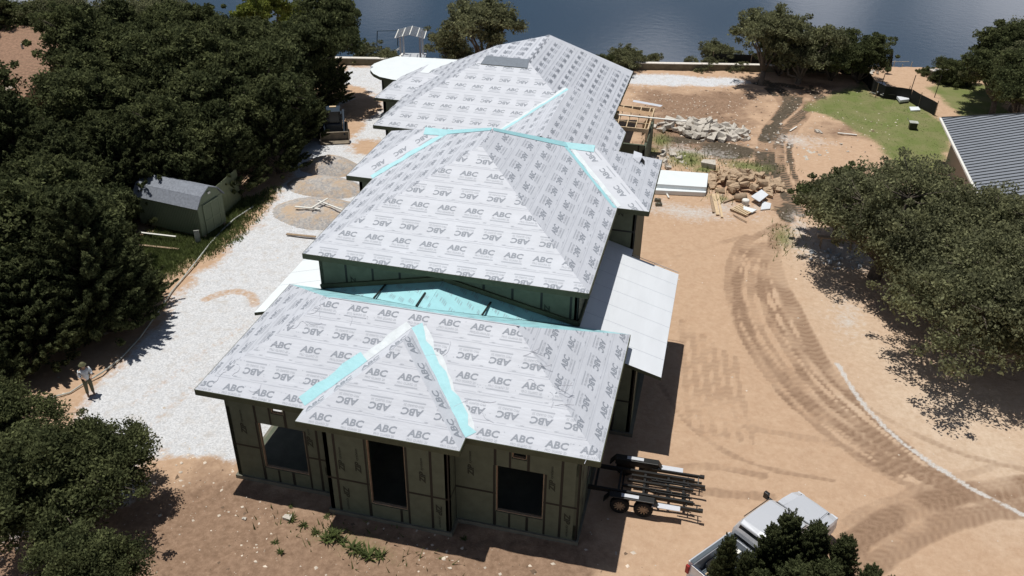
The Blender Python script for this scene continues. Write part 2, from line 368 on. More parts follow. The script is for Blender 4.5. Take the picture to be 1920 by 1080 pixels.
P_lot = pxpoly([(1165, 137), (1300, 142), (1375, 147), (1405, 154), (1330, 161), (1150, 157)])
L1 = [(1510, 205), (1530, 185), (1600, 165), (1616, 150), (1640, 178), (1710, 184), (1750, 215), (1790, 250), (1760, 320), (1690, 330), (1640, 262), (1600, 240), (1560, 220)]
L2 = [(1745, 165), (1790, 148), (1850, 160), (1900, 215), (1960, 240), (1800, 218)]
L3 = [(240, 570), (262, 540), (330, 500), (400, 470), (465, 400), (500, 360), (400, 400), (262, 450), (200, 520)]
L4 = [(1470, 280), (1460, 450), (1440, 440)]
drv = np.maximum(sdist(P_drive, GX_, GY_), sdist(P_lot, GX_, GY_))+wob*.55
lawn = np.maximum.reduce([sdist(pxpoly(L1), GX_, GY_), sdist(pxpoly(L2), GX_, GY_), sdist(pxpoly(L3), GX_, GY_)])+wob*.5
def blobs(l):
    o = np.full(GX_.shape, -9.)
    for px, py, rx, ry in l:
        c = G(px, py); o = np.maximum(o, (1-np.hypot((GX_-c[0])/rx, (GY_-c[1])/ry))*min(rx, ry))
    return o
gr_b = blobs([(1290, 300, 1.5, 1.8), (1325, 318, 1.4, 1.0), (1405, 310, 1.8, 1.0), (1238, 262, .8, 1.6), (1220, 282, 1, 1), (1470, 445, .6, 1.6), (630, 1005, 1., .3), (690, 1035, 1, .3), (1350, 372, .8, .5)])+wob*.35
or_b = blobs([(690, 275, 1.3, 1.8), (640, 172, 3, 2.0), (675, 205, 2, 4), (640, 240, 1.6, 3), (400, 895, 4, .8)])+wob*.6
wh_b = blobs([(1290, 283, 3.2, 1.0), (1500, 262, 2.2, 1.2), (1255, 350, 3, .7), (1290, 395, 4, 1.2), (1380, 390, 2, 1), (1230, 300, 1.2, 1.5), (1500, 430, .8, 2), (1585, 600, .8, 1.6), (1850, 400, 4, 4), (1640, 480, 5, 2.2)])+wob*.7
P_brown = pxpoly([(-900, 1000), (0, 1010), (180, 940), (300, 895), (455, 893), (700, 965), (1000, 985), (1100, 1010), (1165, 1140), (900, 1400), (-900, 1400)])
P_field = pxpoly([(1165, 160), (1420, 158), (1460, 190), (1440, 240), (1420, 300), (1380, 310), (1160, 300)])
P_field2 = pxpoly([(1480, 150), (1600, 160), (1530, 190), (1480, 210)]); P_mound = pxpoly([(1510, 240), (1600, 218), (1650, 232), (1640, 262), (1600, 262), (1500, 258)])
brown = np.maximum.reduce([sdist(P_brown, GX_, GY_), sdist(P_field, GX_, GY_)-1.0, sdist(P_mound, GX_, GY_), sdist(P_field2, GX_, GY_)])+wob
P_sand = pxpoly([(1480, 430), (1510, 520), (1580, 650), (1640, 780), (1780, 885), (1960, 990), (1960, 680), (1750, 690), (1600, 560), (1540, 430)])
sand = sdist(P_sand, GX_, GY_)+wob
puddle = blobs([(1365, 282, 2.0, 1.5), (1275, 262, 1.5, .6), (1275, 262, 1.0, .4)])+wob*.4
trk = np.zeros(GX_.shape)
def track(l, wd, st, pair=0, px=True):
    global trk
    L = smooth(pxpoly(l) if px else l); sl, d, ar = larc(L, GX_, GY_); gx_, gy_ = GX_[sl], GY_[sl]
    nz_ = fbm(gx_*1.1, gy_*1.1, 3)-.5; d = np.abs(d+nz_*.25)
    tread = .87+.13*np.sin(ar*2*math.pi/.36+d*9); keep_ = np.clip(fbm(gx_*.45+wd*31, gy_*.45, 3)*2.6-.2, .62, 1)
    trk[sl] = np.maximum(trk[sl], st*keep_*tread*(1-sst(wd*.55, wd, d)))
track([(1500, 165), (1490, 200), (1440, 235), (1425, 300), (1440, 350), (1480, 410)], .7, 1.0)
track([(1450, 160), (1520, 165), (1535, 185), (1500, 215), (1462, 250), (1460, 300), (1475, 350), (1500, 400)], .6, .85)
track([(1430, 150), (1490, 185), (1455, 225), (1435, 270)], .8, .9)
track([(1440, 165), (1475, 200), (1450, 235), (1445, 300), (1462, 350), (1490, 400)], .4, 1.0)
track([(1520, 160), (1538, 190), (1505, 225), (1480, 260), (1482, 310), (1500, 350)], .35, .9)
track([(1420, 155), (1500, 160), (1540, 180)], .8, .9)
track([(1480, 400), (1450, 450), (1450, 500), (1500, 600), (1540, 680), (1600, 740)], .6, .75)
track([(1460, 420), (1400, 450), (1375, 500), (1390, 590), (1440, 680), (1560, 790), (1700, 880), (1830, 940), (1960, 960)], .35, .8)
track([(1400, 440), (1365, 480), (1362, 560), (1400, 650), (1500, 770), (1620, 870), (1760, 930)], .3, .6)
track([(1440, 480), (1420, 520), (1450, 620), (1520, 720), (1640, 820), (1760, 900), (1960, 960)], .35, .8)
for dx_ in (-40, -22, 34, 52): track([(1430+dx_*.3, 455), (1400+dx_*.6, 510), (1415+dx_, 600), (1480+dx_*1.3, 700), (1590+dx_*1.4, 805), (1720+dx_, 890)], .17, .8)
track([(1210, 500), (1300, 470), (1400, 440)], .25, .5); track([(1240, 720), (1290, 800), (1400, 870), (1560, 900)], .22, .6)
track([(1430, 455), (1405, 500), (1410, 590), (1470, 690), (1590, 800), (1700, 870)], .28, .6)
track([(1440, 490), (1470, 560), (1480, 640), (1560, 720), (1690, 800), (1800, 850), (1960, 890)], .3, .55)
track([(1400, 800), (1560, 830), (1760, 880), (1960, 985)], .3, .45)
track([(1580, 1030), (1680, 960), (1790, 925), (1960, 905)], .8, .85)
track([(1610, 1080), (1700, 1010), (1800, 965), (1960, 950)], .7, .7)
track([(1560, 990), (1640, 945), (1760, 900), (1960, 850)], .35, .5)
for k in range(6):
    x0 = 1285+k*20; track([(x0-6, 600+k*14), (x0, 720), (x0+8+k*4, 800+k*6)], .24, .5)
for k in range(2): track([(1230, 880+k*46), (1330, 870+k*50), (1430+k*20, 890+k*40)], .3, .6)
track([(530, 900), (420, 800), (330, 760), (250, 800)], .3, 0)
arcs = np.zeros(GX_.shape)
for l, wd, st in (([(385, 560), (420, 545), (455, 545), (475, 555), (478, 570)], .5, .9), ([(250, 760), (330, 700), (400, 650), (460, 610)], .45, .6), ([(280, 800), (350, 735), (420, 680)], .4, .6),
                  ([(300, 720), (380, 640), (440, 600)], .35, .45), ([(250, 870), (320, 880), (390, 870)], .8, .4), ([(470, 340), (560, 330), (640, 350)], .5, .3)):
    arcs = np.maximum(arcs, st*(1-sst(wd*.4, wd, ldist(smooth(pxpoly(l)), GX_, GY_))))
chalk = .85-.85*sst(.05, .24, ldist(smooth(pxpoly([(1570, 680), (1600, 730), (1650, 790), (1700, 835), (1780, 888), (1850, 930), (1960, 985)])), GX_, GY_)+np.abs(wob)*.09)
grad = lambda a, wd: np.clip(.5+a/wd*.5, 0, 1)
m_gravel = grad(drv, 1.2)*(1-.62*arcs)*(1-grad(or_b, .8)*.95); m_grass = np.maximum(grad(lawn, .9), grad(gr_b, 1.0)*.75); m_brown = grad(brown, 2.5)*np.where(GY_ > 20, .78+.3*(fbm(GX_*.4, GY_*.9)-.5)*2, 1)
A1 = np.stack([m_gravel, m_grass, m_brown, np.ones_like(wob)], -1)
m_sand = grad(sand, 3)*.8; m_white = np.maximum(chalk, grad(wh_b, 1.5)*.65)
brk = 1.0; A2 = np.stack([np.clip(trk*brk, 0, 1), m_white, m_sand, np.maximum(grad(puddle, .6), np.clip((trk-.55)*3.0, 0, 1)*(GY_ > 29)*1.0)], -1)
GZ_ = GZ_ - trk*.05+np.where(m_brown > .6, (fbm(GX_*2.3, GY_*2.3, 4)-.5)*.16, 0)
def ground_mat():
    m = bpy.data.materials.new('ground surface'); m.use_nodes = True; t = m.node_tree; b = t.nodes['Principled BSDF']; L = t.links.new
    b.inputs['Roughness'].default_value = .95; b.inputs['Specular IOR Level'].default_value = .08
    tcn = t.nodes.new('ShaderNodeTexCoord'); O = tcn.outputs['Object']
    def attr(n): a = t.nodes.new('ShaderNodeAttribute'); a.attribute_name = n; s = t.nodes.new('ShaderNodeSeparateColor'); L(a.outputs['Color'], s.inputs[0]); return s, a
    s1, _ = attr('mask'); s2, a2 = attr('mark')
    def noise(sc, det=6, ro=.6):
        n = t.nodes.new('ShaderNodeTexNoise'); n.inputs['Scale'].default_value = sc; n.inputs['Detail'].default_value = det; n.inputs['Roughness'].default_value = ro; L(O, n.inputs['Vector']); return n.outputs['Fac']
    def ramp(f, p0, p1, c0, c1):
        r = t.nodes.new('ShaderNodeValToRGB'); e = r.color_ramp.elements; e[0].position = p0; e[1].position = p1; e[0].color = (*c0, 1); e[1].color = (*c1, 1); L(f, r.inputs[0]); return r.outputs[0]
    def mix(f, a, c):
        x = t.nodes.new('ShaderNodeMixRGB')
        if isinstance(f, float): x.inputs[0].default_value = f
        else: L(f, x.inputs[0])
        L(a, x.inputs[1]); L(c, x.inputs[2]); return x.outputs[0]
    def thr(mk, nz_, amp=.7, k=3.0):        # noisy threshold of a mask
        a = t.nodes.new('ShaderNodeMath'); a.operation = 'MULTIPLY_ADD'; L(nz_, a.inputs[0]); a.inputs[1].default_value = amp; a.inputs[2].default_value = -amp/2-.5
        c = t.nodes.new('ShaderNodeMath'); c.operation = 'ADD'; L(mk, c.inputs[0]); L(a.outputs[0], c.inputs[1])
        d = t.nodes.new('ShaderNodeMath'); d.operation = 'MULTIPLY_ADD'; d.use_clamp = True; L(c.outputs[0], d.inputs[0]); d.inputs[1].default_value = k; d.inputs[2].default_value = .5; return d.outputs[0]
    nA, nB, nC, nD = noise(.6), noise(4, 8, .7), noise(16, 6, .7), noise(1.7, 8, .7)
    dirt = mix(nC, ramp(nD, .35, .65, (.46, .305, .20), (.56, .40, .275)), ramp(nB, .3, .7, (.42, .275, .18), (.59, .425, .30)))
    brownc = mix(nC, ramp(nD, .3, .7, (.215, .135, .088), (.33, .215, .145)), ramp(nB, .35, .68, (.16, .105, .07), (.42, .29, .205)))
    v = t.nodes.new('ShaderNodeTexVoronoi'); v.inputs['Scale'].default_value = 17; L(O, v.inputs['Vector'])
    vs_ = t.nodes.new('ShaderNodeSeparateColor'); L(v.outputs['Color'], vs_.inputs[0])
    grv = mix(ramp(nD, .5, .72, (0, 0, 0), (.75, .75, .75)), ramp(vs_.outputs[0], 0, 1, (.50, .51, .53), (.70, .71, .73)), ramp(nB, .3, .7, (.42, .36, .30), (.56, .54, .52)))
    grs = mix(nB, ramp(nC, .3, .7, (.12, .145, .045), (.21, .235, .09)), ramp(nA, .4, .6, (.15, .185, .06), (.25, .225, .12)))
    sandc = ramp(nB, .3, .7, (.52, .40, .29), (.70, .58, .46)); whitec = ramp(nC, .3, .7, (.45, .41, .37), (.66, .64, .62)); pud = ramp(nB, .3, .7, (.06, .05, .034), (.15, .12, .09))
    c = mix(s2.outputs[2], dirt, sandc); c = mix(thr(s1.outputs[2], nA), c, brownc)
    trkc = mix(thr(s2.outputs[0], nB, .7, 2.0), c, ramp(nB, .3, .7, (.19, .12, .078), (.35, .235, .16)))
    c = trkc; c = mix(thr(a2.outputs['Alpha'], nD), c, pud)
    c = mix(thr(s1.outputs[0], nB, .8, 3.5), c, grv); c = mix(thr(s2.outputs[1], nB, 1.0, 2.5), c, whitec)
    c = mix(thr(s1.outputs[1], nC, 1.1, 3), c, grs)
    L(c, b.inputs['Base Color'])
    bp = t.nodes.new('ShaderNodeBump'); bp.inputs['Strength'].default_value = .7; bp.inputs['Distance'].default_value = .06; L(nB, bp.inputs['Height'])
    bp2 = t.nodes.new('ShaderNodeBump'); bp2.inputs['Strength'].default_value = .5; bp2.inputs['Distance'].default_value = .025; L(nC, bp2.inputs['Height']); L(bp.outputs[0], bp2.inputs['Normal'])
    L(bp2.outputs[0], b.inputs['Normal']); return m
MT['ground'] = ground_mat()
ii = (np.arange(ny_-1)[:, None]*nx_+np.arange(nx_-1)[None, :])
Fall = np.stack([ii, ii+1, ii+nx_+1, ii+nx_], -1).reshape(-1, 4)
Vall = np.stack([GX_, GY_, GZ_], -1).reshape(-1, 3); A1f = A1.reshape(-1, 4); A2f = A2.reshape(-1, 4)
fg = (m_gravel.ravel()[Fall].mean(1) > .5); fl = (grad(lawn, .9).ravel()[Fall].mean(1) > .5) & ~fg
for nm, sel in (('ground', ~(fg | fl)), ('gravel_drive', fg), ('lawn', fl)):
    Fs = Fall[sel]; used = np.unique(Fs); rm = np.full(len(Vall), -1); rm[used] = np.arange(len(used))
    o = mesh_np(nm, Vall[used], rm[Fs], ['ground'], smooth=True); o['kind'] = 'structure'
    for an, A in (('mask', A1f), ('mark', A2f)):
        ca = o.data.color_attributes.new(an, 'FLOAT_COLOR', 'POINT'); ca.data.foreach_set('color', A[used].astype(np.float32).ravel())
# lake
wm = bpy.data.materials.new('lake water'); wm.use_nodes = True; t = wm.node_tree; b = t.nodes['Principled BSDF']
b.inputs['Base Color'].default_value = (.028, .050, .080, 1); b.inputs['Roughness'].default_value = .12; b.inputs['IOR'].default_value = 1.33
tcn = t.nodes.new('ShaderNodeTexCoord'); n = t.nodes.new('ShaderNodeTexNoise'); n.inputs['Scale'].default_value = .9; n.inputs['Detail'].default_value = 4; t.links.new(tcn.outputs['Object'], n.inputs['Vector'])
bp = t.nodes.new('ShaderNodeBump'); bp.inputs['Strength'].default_value = .09; bp.inputs['Distance'].default_value = .12; t.links.new(n.outputs['Fac'], bp.inputs['Height']); t.links.new(bp.outputs[0], b.inputs['Normal'])
mb = MB(); mb.face([(-2500, 45, -8), (2500, 45, -8), (2500, 4000, -8), (-2500, 4000, -8)], wm); o = mb.build('water'); o['kind'] = 'structure'
def gz(x, y):
    i = np.clip(np.searchsorted(xs, x)-1, 0, nx_-2); j = np.clip(np.searchsorted(ys, y)-1, 0, ny_-2); return float(GZ_[j, i])

# ------------------------------------------------------------------ the house under construction
HOUSE = empty('house', (6.8, 0, 0), 0, 'long house under construction with grey printed roof underlayment, mint valley strips and green sheathed walls', 'house')
class HB(MB):
    def build(s, name, parent=HOUSE, **k):
        o = super().build(name, None, **k)
        if parent is HOUSE: o.parent = parent; o.location = (-6.8, 0, 0)
        else: o.parent = parent
        return o
def wall(name, a, b, z0, z1, ops=(), th=.16, texts=True, seed=0, tz=1.62, tapes=True, flipn=False):
    """sheathed wall from a to b (plan points), outer face to the right of a->b; ops = (u0,u1,v0,v1)"""
    mb = HB(); a = np.array(a, float); b = np.array(b, float); L = np.linalg.norm(b-a); d = (b-a)/L; nrm = np.array([d[1], -d[0]])
    ang = math.atan2(d[1], d[0]); r = random.Random(seed+5)
    us = sorted({0, L, *[o[0] for o in ops], *[o[1] for o in ops]}); zs = sorted({z0, z1, *[o[2] for o in ops], *[o[3] for o in ops]})
    for i in range(len(us)-1):
        run = None
        for j in range(len(zs)-1):
            uc = (us[i]+us[i+1])/2; vc = (zs[j]+zs[j+1])/2
            hole = any(o[0] < uc < o[1] and o[2] < vc < o[3] for o in ops)
            if not hole:
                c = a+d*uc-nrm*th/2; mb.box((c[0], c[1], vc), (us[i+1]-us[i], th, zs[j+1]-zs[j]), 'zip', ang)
    P3 = lambda u, v, h=.004: (a[0]+d[0]*u+nrm[0]*h, a[1]+d[1]*u+nrm[1]*h, v)
    def rect(u0, u1, v0, v1, m, h=.004):
        for o in ops:                                        # trim to avoid spanning openings
            if u0 < o[1]-.01 and u1 > o[0]+.01 and v0 < o[3]-.01 and v1 > o[2]+.01:
                if u1-u0 > v1-v0:
                    if u0 < o[0]-.02: rect(u0, o[0], v0, v1, m, h)
                    if u1 > o[1]+.02: rect(o[1], u1, v0, v1, m, h)
                else:
                    if v0 < o[2]-.02: rect(u0, u1, v0, o[2], m, h)
                    if v1 > o[3]+.02: rect(u0, u1, o[3], v1, m, h)
                return
        if u1-u0 > .02 and v1-v0 > .02: mb.face([P3(u0, v0, h), P3(u1, v0, h), P3(u1, v1, h), P3(u0, v1, h)], m)
    def txt(tr, u, v, hgt, wid, up=True, m='zink'):
        if any(o[0]-.02 < u+hgt and o[1] > u and o[2]-.02 < v+wid and o[3] > v for o in ops) or u+hgt > L or u < 0 or v+wid > z1 or v < z0: return
        q = tr.reshape(-1, 2)
        if up: uu = u+hgt*(1-q[:, 1]); vv = v+wid*q[:, 0]
        else: uu = u+hgt*q[:, 1]; vv = v+wid*(1-q[:, 0])
        for k in range(0, len(q), 3): mb.face([P3(uu[k+i], vv[k+i], .007) for i in range(3)], m)
    if tapes:
        u = 1.22 if not ops else (ops[0][0]-.03) % 1.22
        if u < .3: u += 1.22
        cols = []
        while u < L-.2: cols.append(u); u += 1.22
        for u in cols: rect(u-.05, u+.05, z0, z1, 'tape')
        for o in ops:
            for uu in (o[0]-.06, o[1]+.06): rect(uu-.04, uu+.04, z0, o[3] if o[3] > 3 else z1, 'tape', .0055)
        if z0+tz < z1-.2:
            rect(0, L, z0+tz-.045, z0+tz+.045, 'tape', .0047)
        rect(L-.06, L-.003, z0, z1, 'tape', .0052)
        if texts:
            for u in [-.61+.3]+cols:
                for lv in ((0, True), (1, False)):
                    zb = z0+(tz if lv[0] else 0)
                    if zb+1.0 > z1:
                        continue
                    uo = u+.12+(.62 if lv[0] else .0)+r.random()*.08; v = zb+(.35+r.random()*.5 if lv[0] else .75)
                    up = bool(lv[0])
                    txt(ZIP, uo, v, .24, .55, up); txt(SYS, uo+.06, v+(.6 if up else -.62), .12, .58, up)
                    for k in range(4): rect(uo+.45 if not lv[0] else uo-.45, (uo+.45 if not lv[0] else uo-.45)+.012, v-.1+k*.14, v+.02+k*.14, 'zink', .0045)
    w_ = mb.build(name)
    for o in ops:
        if o[2] < z0+.2 and o[3]-o[2] < 3 or o[1]-o[0] > 4: continue
        fb = HB(); p = lambda u, v: (a[0]+d[0]*u-nrm[0]*.10, a[1]+d[1]*u-nrm[1]*.10, v)
        fb.bar(p(o[0]+.02, o[2]+.02), p(o[1]-.02, o[2]+.02), .11, .035, 'wood2'); fb.bar(p(o[0]+.02, o[3]-.02), p(o[1]-.02, o[3]-.02), .11, .035, 'wood2')
        for uu in (o[0]+.02, o[1]-.02): fb.bar(p(uu, o[2]+.04), p(uu, o[3]-.04), .035, .11, 'wood2')
        f_ = fb.build('window_frame', parent=w_)
    return w_
# slab and interior floor
mb = HB(); mb.prism([(-.1, -.08), (4.24, -.08), (4.24, -.84), (9.14, -.84), (9.14, -.08), (13.72, -.08), (13.72, 6.4), (14.9, 6.4), (14.9, 14.4), (14.9, 21), (11.2, 21), (11.2, 34), (-5.2, 34), (-5.2, 28.9), (-.5, 28), (-.5, 5), (-.16, 5)], -.1, .14, 'conc'); mb.build('slab')
EZ, NS = 4.79, .58
# near wing walls
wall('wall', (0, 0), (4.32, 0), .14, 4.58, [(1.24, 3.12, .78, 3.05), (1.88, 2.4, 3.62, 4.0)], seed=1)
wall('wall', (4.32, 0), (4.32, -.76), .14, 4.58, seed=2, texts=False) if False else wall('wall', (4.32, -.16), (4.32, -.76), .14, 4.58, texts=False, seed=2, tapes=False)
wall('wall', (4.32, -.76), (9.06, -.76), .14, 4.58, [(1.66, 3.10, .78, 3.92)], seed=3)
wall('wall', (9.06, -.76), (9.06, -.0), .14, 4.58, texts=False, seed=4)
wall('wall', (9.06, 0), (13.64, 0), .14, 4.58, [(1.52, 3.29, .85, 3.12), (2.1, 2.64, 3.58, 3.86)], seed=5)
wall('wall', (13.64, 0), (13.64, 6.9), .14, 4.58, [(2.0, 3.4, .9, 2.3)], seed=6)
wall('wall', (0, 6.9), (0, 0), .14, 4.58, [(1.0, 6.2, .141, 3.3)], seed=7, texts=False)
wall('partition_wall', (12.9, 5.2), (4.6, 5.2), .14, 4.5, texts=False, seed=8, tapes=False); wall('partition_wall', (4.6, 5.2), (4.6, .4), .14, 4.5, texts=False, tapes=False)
# under the sheds, middle block and far block walls
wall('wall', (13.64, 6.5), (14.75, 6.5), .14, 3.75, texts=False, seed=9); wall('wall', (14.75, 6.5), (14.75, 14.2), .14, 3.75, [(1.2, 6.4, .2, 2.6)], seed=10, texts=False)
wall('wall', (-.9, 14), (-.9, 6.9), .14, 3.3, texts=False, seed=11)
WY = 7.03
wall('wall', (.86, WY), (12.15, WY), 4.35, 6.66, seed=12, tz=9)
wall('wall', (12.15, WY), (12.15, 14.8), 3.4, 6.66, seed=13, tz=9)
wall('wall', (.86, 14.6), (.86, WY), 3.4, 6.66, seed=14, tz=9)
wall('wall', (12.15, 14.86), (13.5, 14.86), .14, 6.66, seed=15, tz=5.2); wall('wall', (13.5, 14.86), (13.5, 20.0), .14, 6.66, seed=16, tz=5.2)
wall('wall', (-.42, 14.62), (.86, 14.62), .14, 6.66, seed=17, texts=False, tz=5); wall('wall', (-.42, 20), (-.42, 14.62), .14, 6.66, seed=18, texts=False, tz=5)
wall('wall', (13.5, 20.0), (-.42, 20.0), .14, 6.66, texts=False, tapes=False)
FZ = 3.8
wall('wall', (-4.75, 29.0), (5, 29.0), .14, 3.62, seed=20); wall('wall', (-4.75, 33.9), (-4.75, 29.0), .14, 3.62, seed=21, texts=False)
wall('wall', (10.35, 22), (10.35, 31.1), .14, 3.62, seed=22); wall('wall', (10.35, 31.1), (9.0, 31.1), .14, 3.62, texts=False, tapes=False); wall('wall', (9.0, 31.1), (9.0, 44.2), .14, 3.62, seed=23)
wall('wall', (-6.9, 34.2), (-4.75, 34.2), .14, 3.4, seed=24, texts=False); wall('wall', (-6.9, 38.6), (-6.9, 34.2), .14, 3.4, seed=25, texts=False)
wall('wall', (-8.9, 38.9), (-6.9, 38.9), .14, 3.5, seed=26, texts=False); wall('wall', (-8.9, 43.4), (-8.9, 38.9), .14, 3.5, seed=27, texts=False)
mb = HB(); mb.prism([(-.9, 6.9), (.3, 6.9), (.3, 14), (-.9, 14)], 3.3, 3.34, 'soffit'); mb.build('soffit')
def slope(mb, pts, seed=0, detail=2, **k):
    p = Plane(pts); p.base(mb, 'under'); print_roof(mb, p, detail=detail, seed=seed, **k); return p
def undr(mb, pts, m='soffit', dz=-.05): mb.face([(p[0], p[1], p[2]+dz) for p in pts][::-1], m)
# --- near wing roof
zr = EZ+NS*3.85; ya = -.69; yb = 7.0; ym_ = (ya+yb)/2; xl, xr = -.63, 14.33
FL, FR, BR, BL = (xl, ya, EZ), (xr, ya, EZ), (xr, yb, EZ), (xl, yb, EZ); RL, RR = (xl+3.85, ym_, zr), (xr-3.85, ym_, zr)
mb = HB(); pF = slope(mb, [FL, FR, RR, RL], 1); slope(mb, [BL, FL, RL], 2); slope(mb, [FR, BR, RR], 3)
pB = Plane([BR, BL, RL, RR]); pB.base(mb, 'mint')
# print on the mint membrane
def mint_print(mb, pl, seed, clip=None):
    r = random.Random(seed); y = pl.umin
    while y < pl.umax:
        x = pl.emin+r.random()*.6
        while x < pl.emax:
            for k in range(3): pl.stamp(mb, ABC, x+k*.06, y+k*.1, .3, .05, 'mintink', h=.005)
            x += .85
        y += .5
rc = random.Random(77)
for pl, cnt in ((pF, 26), ):
    for k in range(cnt):
        if k < 16:
            t_ = rc.random(); side = k % 2; hx = (xl+3.85*t_ if side else xr-3.85*t_); p0 = pl.to2((hx, ya+3.85*t_, EZ+NS*3.85*t_)); p0 = (p0[0]+rc.uniform(-.1, .4)*(1 if side else -1), p0[1])
        else: p0 = (rc.uniform(pl.emin+2, pl.emax-2), rc.uniform(pl.umin+.2, pl.umax-.4))
        a_ = rc.uniform(-.5, .5); pts_ = []
        for q_ in range(7): pts_.append(p0); a_ += rc.uniform(-.7, .7); p0 = (p0[0]+.11*math.cos(a_), p0[1]+.11*math.sin(a_))
        for a1, b1 in zip(pts_[:-1], pts_[1:]): mb.bar(pl.to3(a1, .003), pl.to3(b1, .003), .018, .018, 'under')
    for k in range(420):                                  # cap nails along the laps
        e_ = rc.uniform(pl.emin, pl.emax); u_ = pl.umin+.13+.97*rc.randrange(5)-.16+rc.choice((-.03, .05, .45)); pl.stamp(mb, QUAD, e_, u_, .03, .03, 'ink2', h=.005)
roof1 = None
mbf = HB(); fascia(mbf, [BL, FL, (3.7, ya, EZ)]); mbg = HB(); fascia(mbg, [(9.68, ya, EZ), FR, BR]); mbg.build('fascia')
mbs = HB()
for poly in ([(xl, ya), (xr, ya), (xr, .3), (xl, .3)], [(xl, .3), (.2, .3), (.2, yb), (xl, yb)], [(13.4, .3), (xr, .3), (xr, yb), (13.4, yb)]): mbs.face([(x, y, EZ-.235) for x, y in poly][::-1], 'soffit')
# ridge cap sheet: the underlayment lapped over the ridge
pr = Plane([(RL[0]-.1, ym_, zr+.01), (RL[0]-.1, ym_+.35, zr-.19), (RR[0]+.1, ym_+.35, zr-.19), (RR[0]+.1, ym_, zr+.01)]); pr.base(mb, 'under', .006); 
roof1 = mb.build('hip_roof'); roof1['label'] = 'near hip roof of grey printed underlayment'
o = mbf.build('fascia'); o = mbs.build('soffit')
# bump-out roof
bs = .63; bx0, bx1, by = 3.70, 9.68, -1.38; bm = (bx0+bx1)/2; ba = by+(bx1-bx0)/2; bz = EZ+bs*(bx1-bx0)/2; yt = (bz-EZ)/NS+ya
mb = HB(); A_ = (bx0, by, EZ); B_ = (bx1, by, EZ); T_ = (bm, ba, bz); T2 = (bm, yt, bz); VL = (bx0, ya, EZ); VR = (bx1, ya, EZ)
p1 = slope(mb, [A_, B_, T_], 5); p2 = Plane([B_, VR, T2, T_]); p2.base(mb, 'under'); p3 = Plane([VL, A_, T_, T2]); p3.base(mb, 'under')
# a row of ABC up each hip strip
for pl, a, b in ((p2, B_, T_), (p3, A_, T_)):
    A2_ = np.array(a, float); B2_ = np.array(b, float); dv = (B2_-A2_)/np.linalg.norm(B2_-A2_); q = Plane(pl.P, evec=dv if pl is p3 else dv)
    side = 1 if pl is p2 else 1
    oo = q.to2(a); sgn = 1 if (q.to2(pl.P[0])[1]+q.to2(pl.P[1])[1]+q.to2(pl.P[2])[1]+q.to2(pl.P[3])[1])/4 > oo[1] else -1
    for k in range(4):
        x = oo[0]+.45+k*1.2; y = oo[1]+(.05 if sgn > 0 else -.52)
        q.stamp(mb, ABC, x, y+.13, .82, .28, 'ink'); q.stamp(mb, QUAD, x, y, .8, .045, 'ink2'); q.stamp(mb, PRO, x+.02, y+.06, .7, .05, 'ink2')
rb = mb.build('hip_roof'); rb['label'] = 'small front hip roof over the bump-out'
mb = HB(); fascia(mb, [VL, A_, B_, VR]); mb.build('fascia')
mb = HB(); mb.face([(bx0, by, EZ-.235), (bx0, ya, EZ-.235), (bx1, ya, EZ-.235), (bx1, by, EZ-.235)], 'soffit'); mb.build('soffit')
# valley membranes on the near slope
mb = HB(); mid = tuple(np.array(VL)*.42+np.array(T2)*.58)
VL2 = tuple(np.array(VL)*.97+np.array(T2)*.03+np.array((-.1, 0, 0)))
strip_on(mb, pF, VL2, mid, .46, .0, 'mint', jag=.12, seed=3); mb.build('valley_membrane')
mb = HB(); strip_on(mb, pF, mid, T2, .34, .0, 'clear', jag=.08, seed=4, h=.009); strip_on(mb, pF, tuple(np.array(T2)*.97+np.array(VR)*.03), VR, .46, 0, 'clear', h=.006, jag=.18, seed=5); mb.build('valley_membrane')
mb = HB(); strip_on(mb, pF, T2, VR, .36, 0, 'mint', jag=.22, seed=6, h=.011); mb.build('valley_membrane')
# mint cricket against the middle block
K0 = (6.44, WY-.02, 6.07); K1 = (6.44, (yb-(6.07-EZ)/NS), 6.07); KL = (.86, WY-.02, 4.80); KR = (12.15, WY-.02, 4.80)
mb = HB()
for pts, sd_ in (([K0, KL, K1], 1), ([K0, K1, KR], 2)):
    pl = Plane(pts); pl.base(mb, 'mint', .012)
    r = random.Random(sd_); y = pl.umin
    while y < pl.umax:
        x = pl.emin+r.random()*.6
        while x < pl.emax:
            for k in range(4): pl.stamp(mb, ABC, x+k*.07, y+k*.09+r.random()*.05, .34, .045, 'mintink', h=.018)
            x += .8
        y += .52
mint_print(mb, pB, 4)
for px in ((728, 535, 712, 562), (813, 557, 797, 590), (918, 556, 903, 593)):
    pass
for x, y0, y1 in ((3.9, 5.6, 6.9), (6.0, 4.9, 6.0), (8.6, 5.3, 6.6)):
    zf = lambda x, y: max(EZ+NS*(yb-y), EZ+(6.07-EZ)*(1-abs(x-6.44)/5.65))+.05
    mb.bar((x, y0, zf(x, y0)), (x, y1, zf(x, y1)), .07, .05, 'tape')
mb.build('cricket_roof')
mb = HB(); mb.bar((.86, WY-.06, 4.93), (6.44, WY-.06, 6.2), .09, .2, 'fascia'); mb.bar((6.44, WY-.06, 6.2), (12.2, WY-.06, 4.93), .09, .2, 'fascia'); mb.bar((12.22, WY-.06, 4.93), (12.22, 14.5, 4.93), .09, .2, 'fascia'); mb.build('wall_curb')
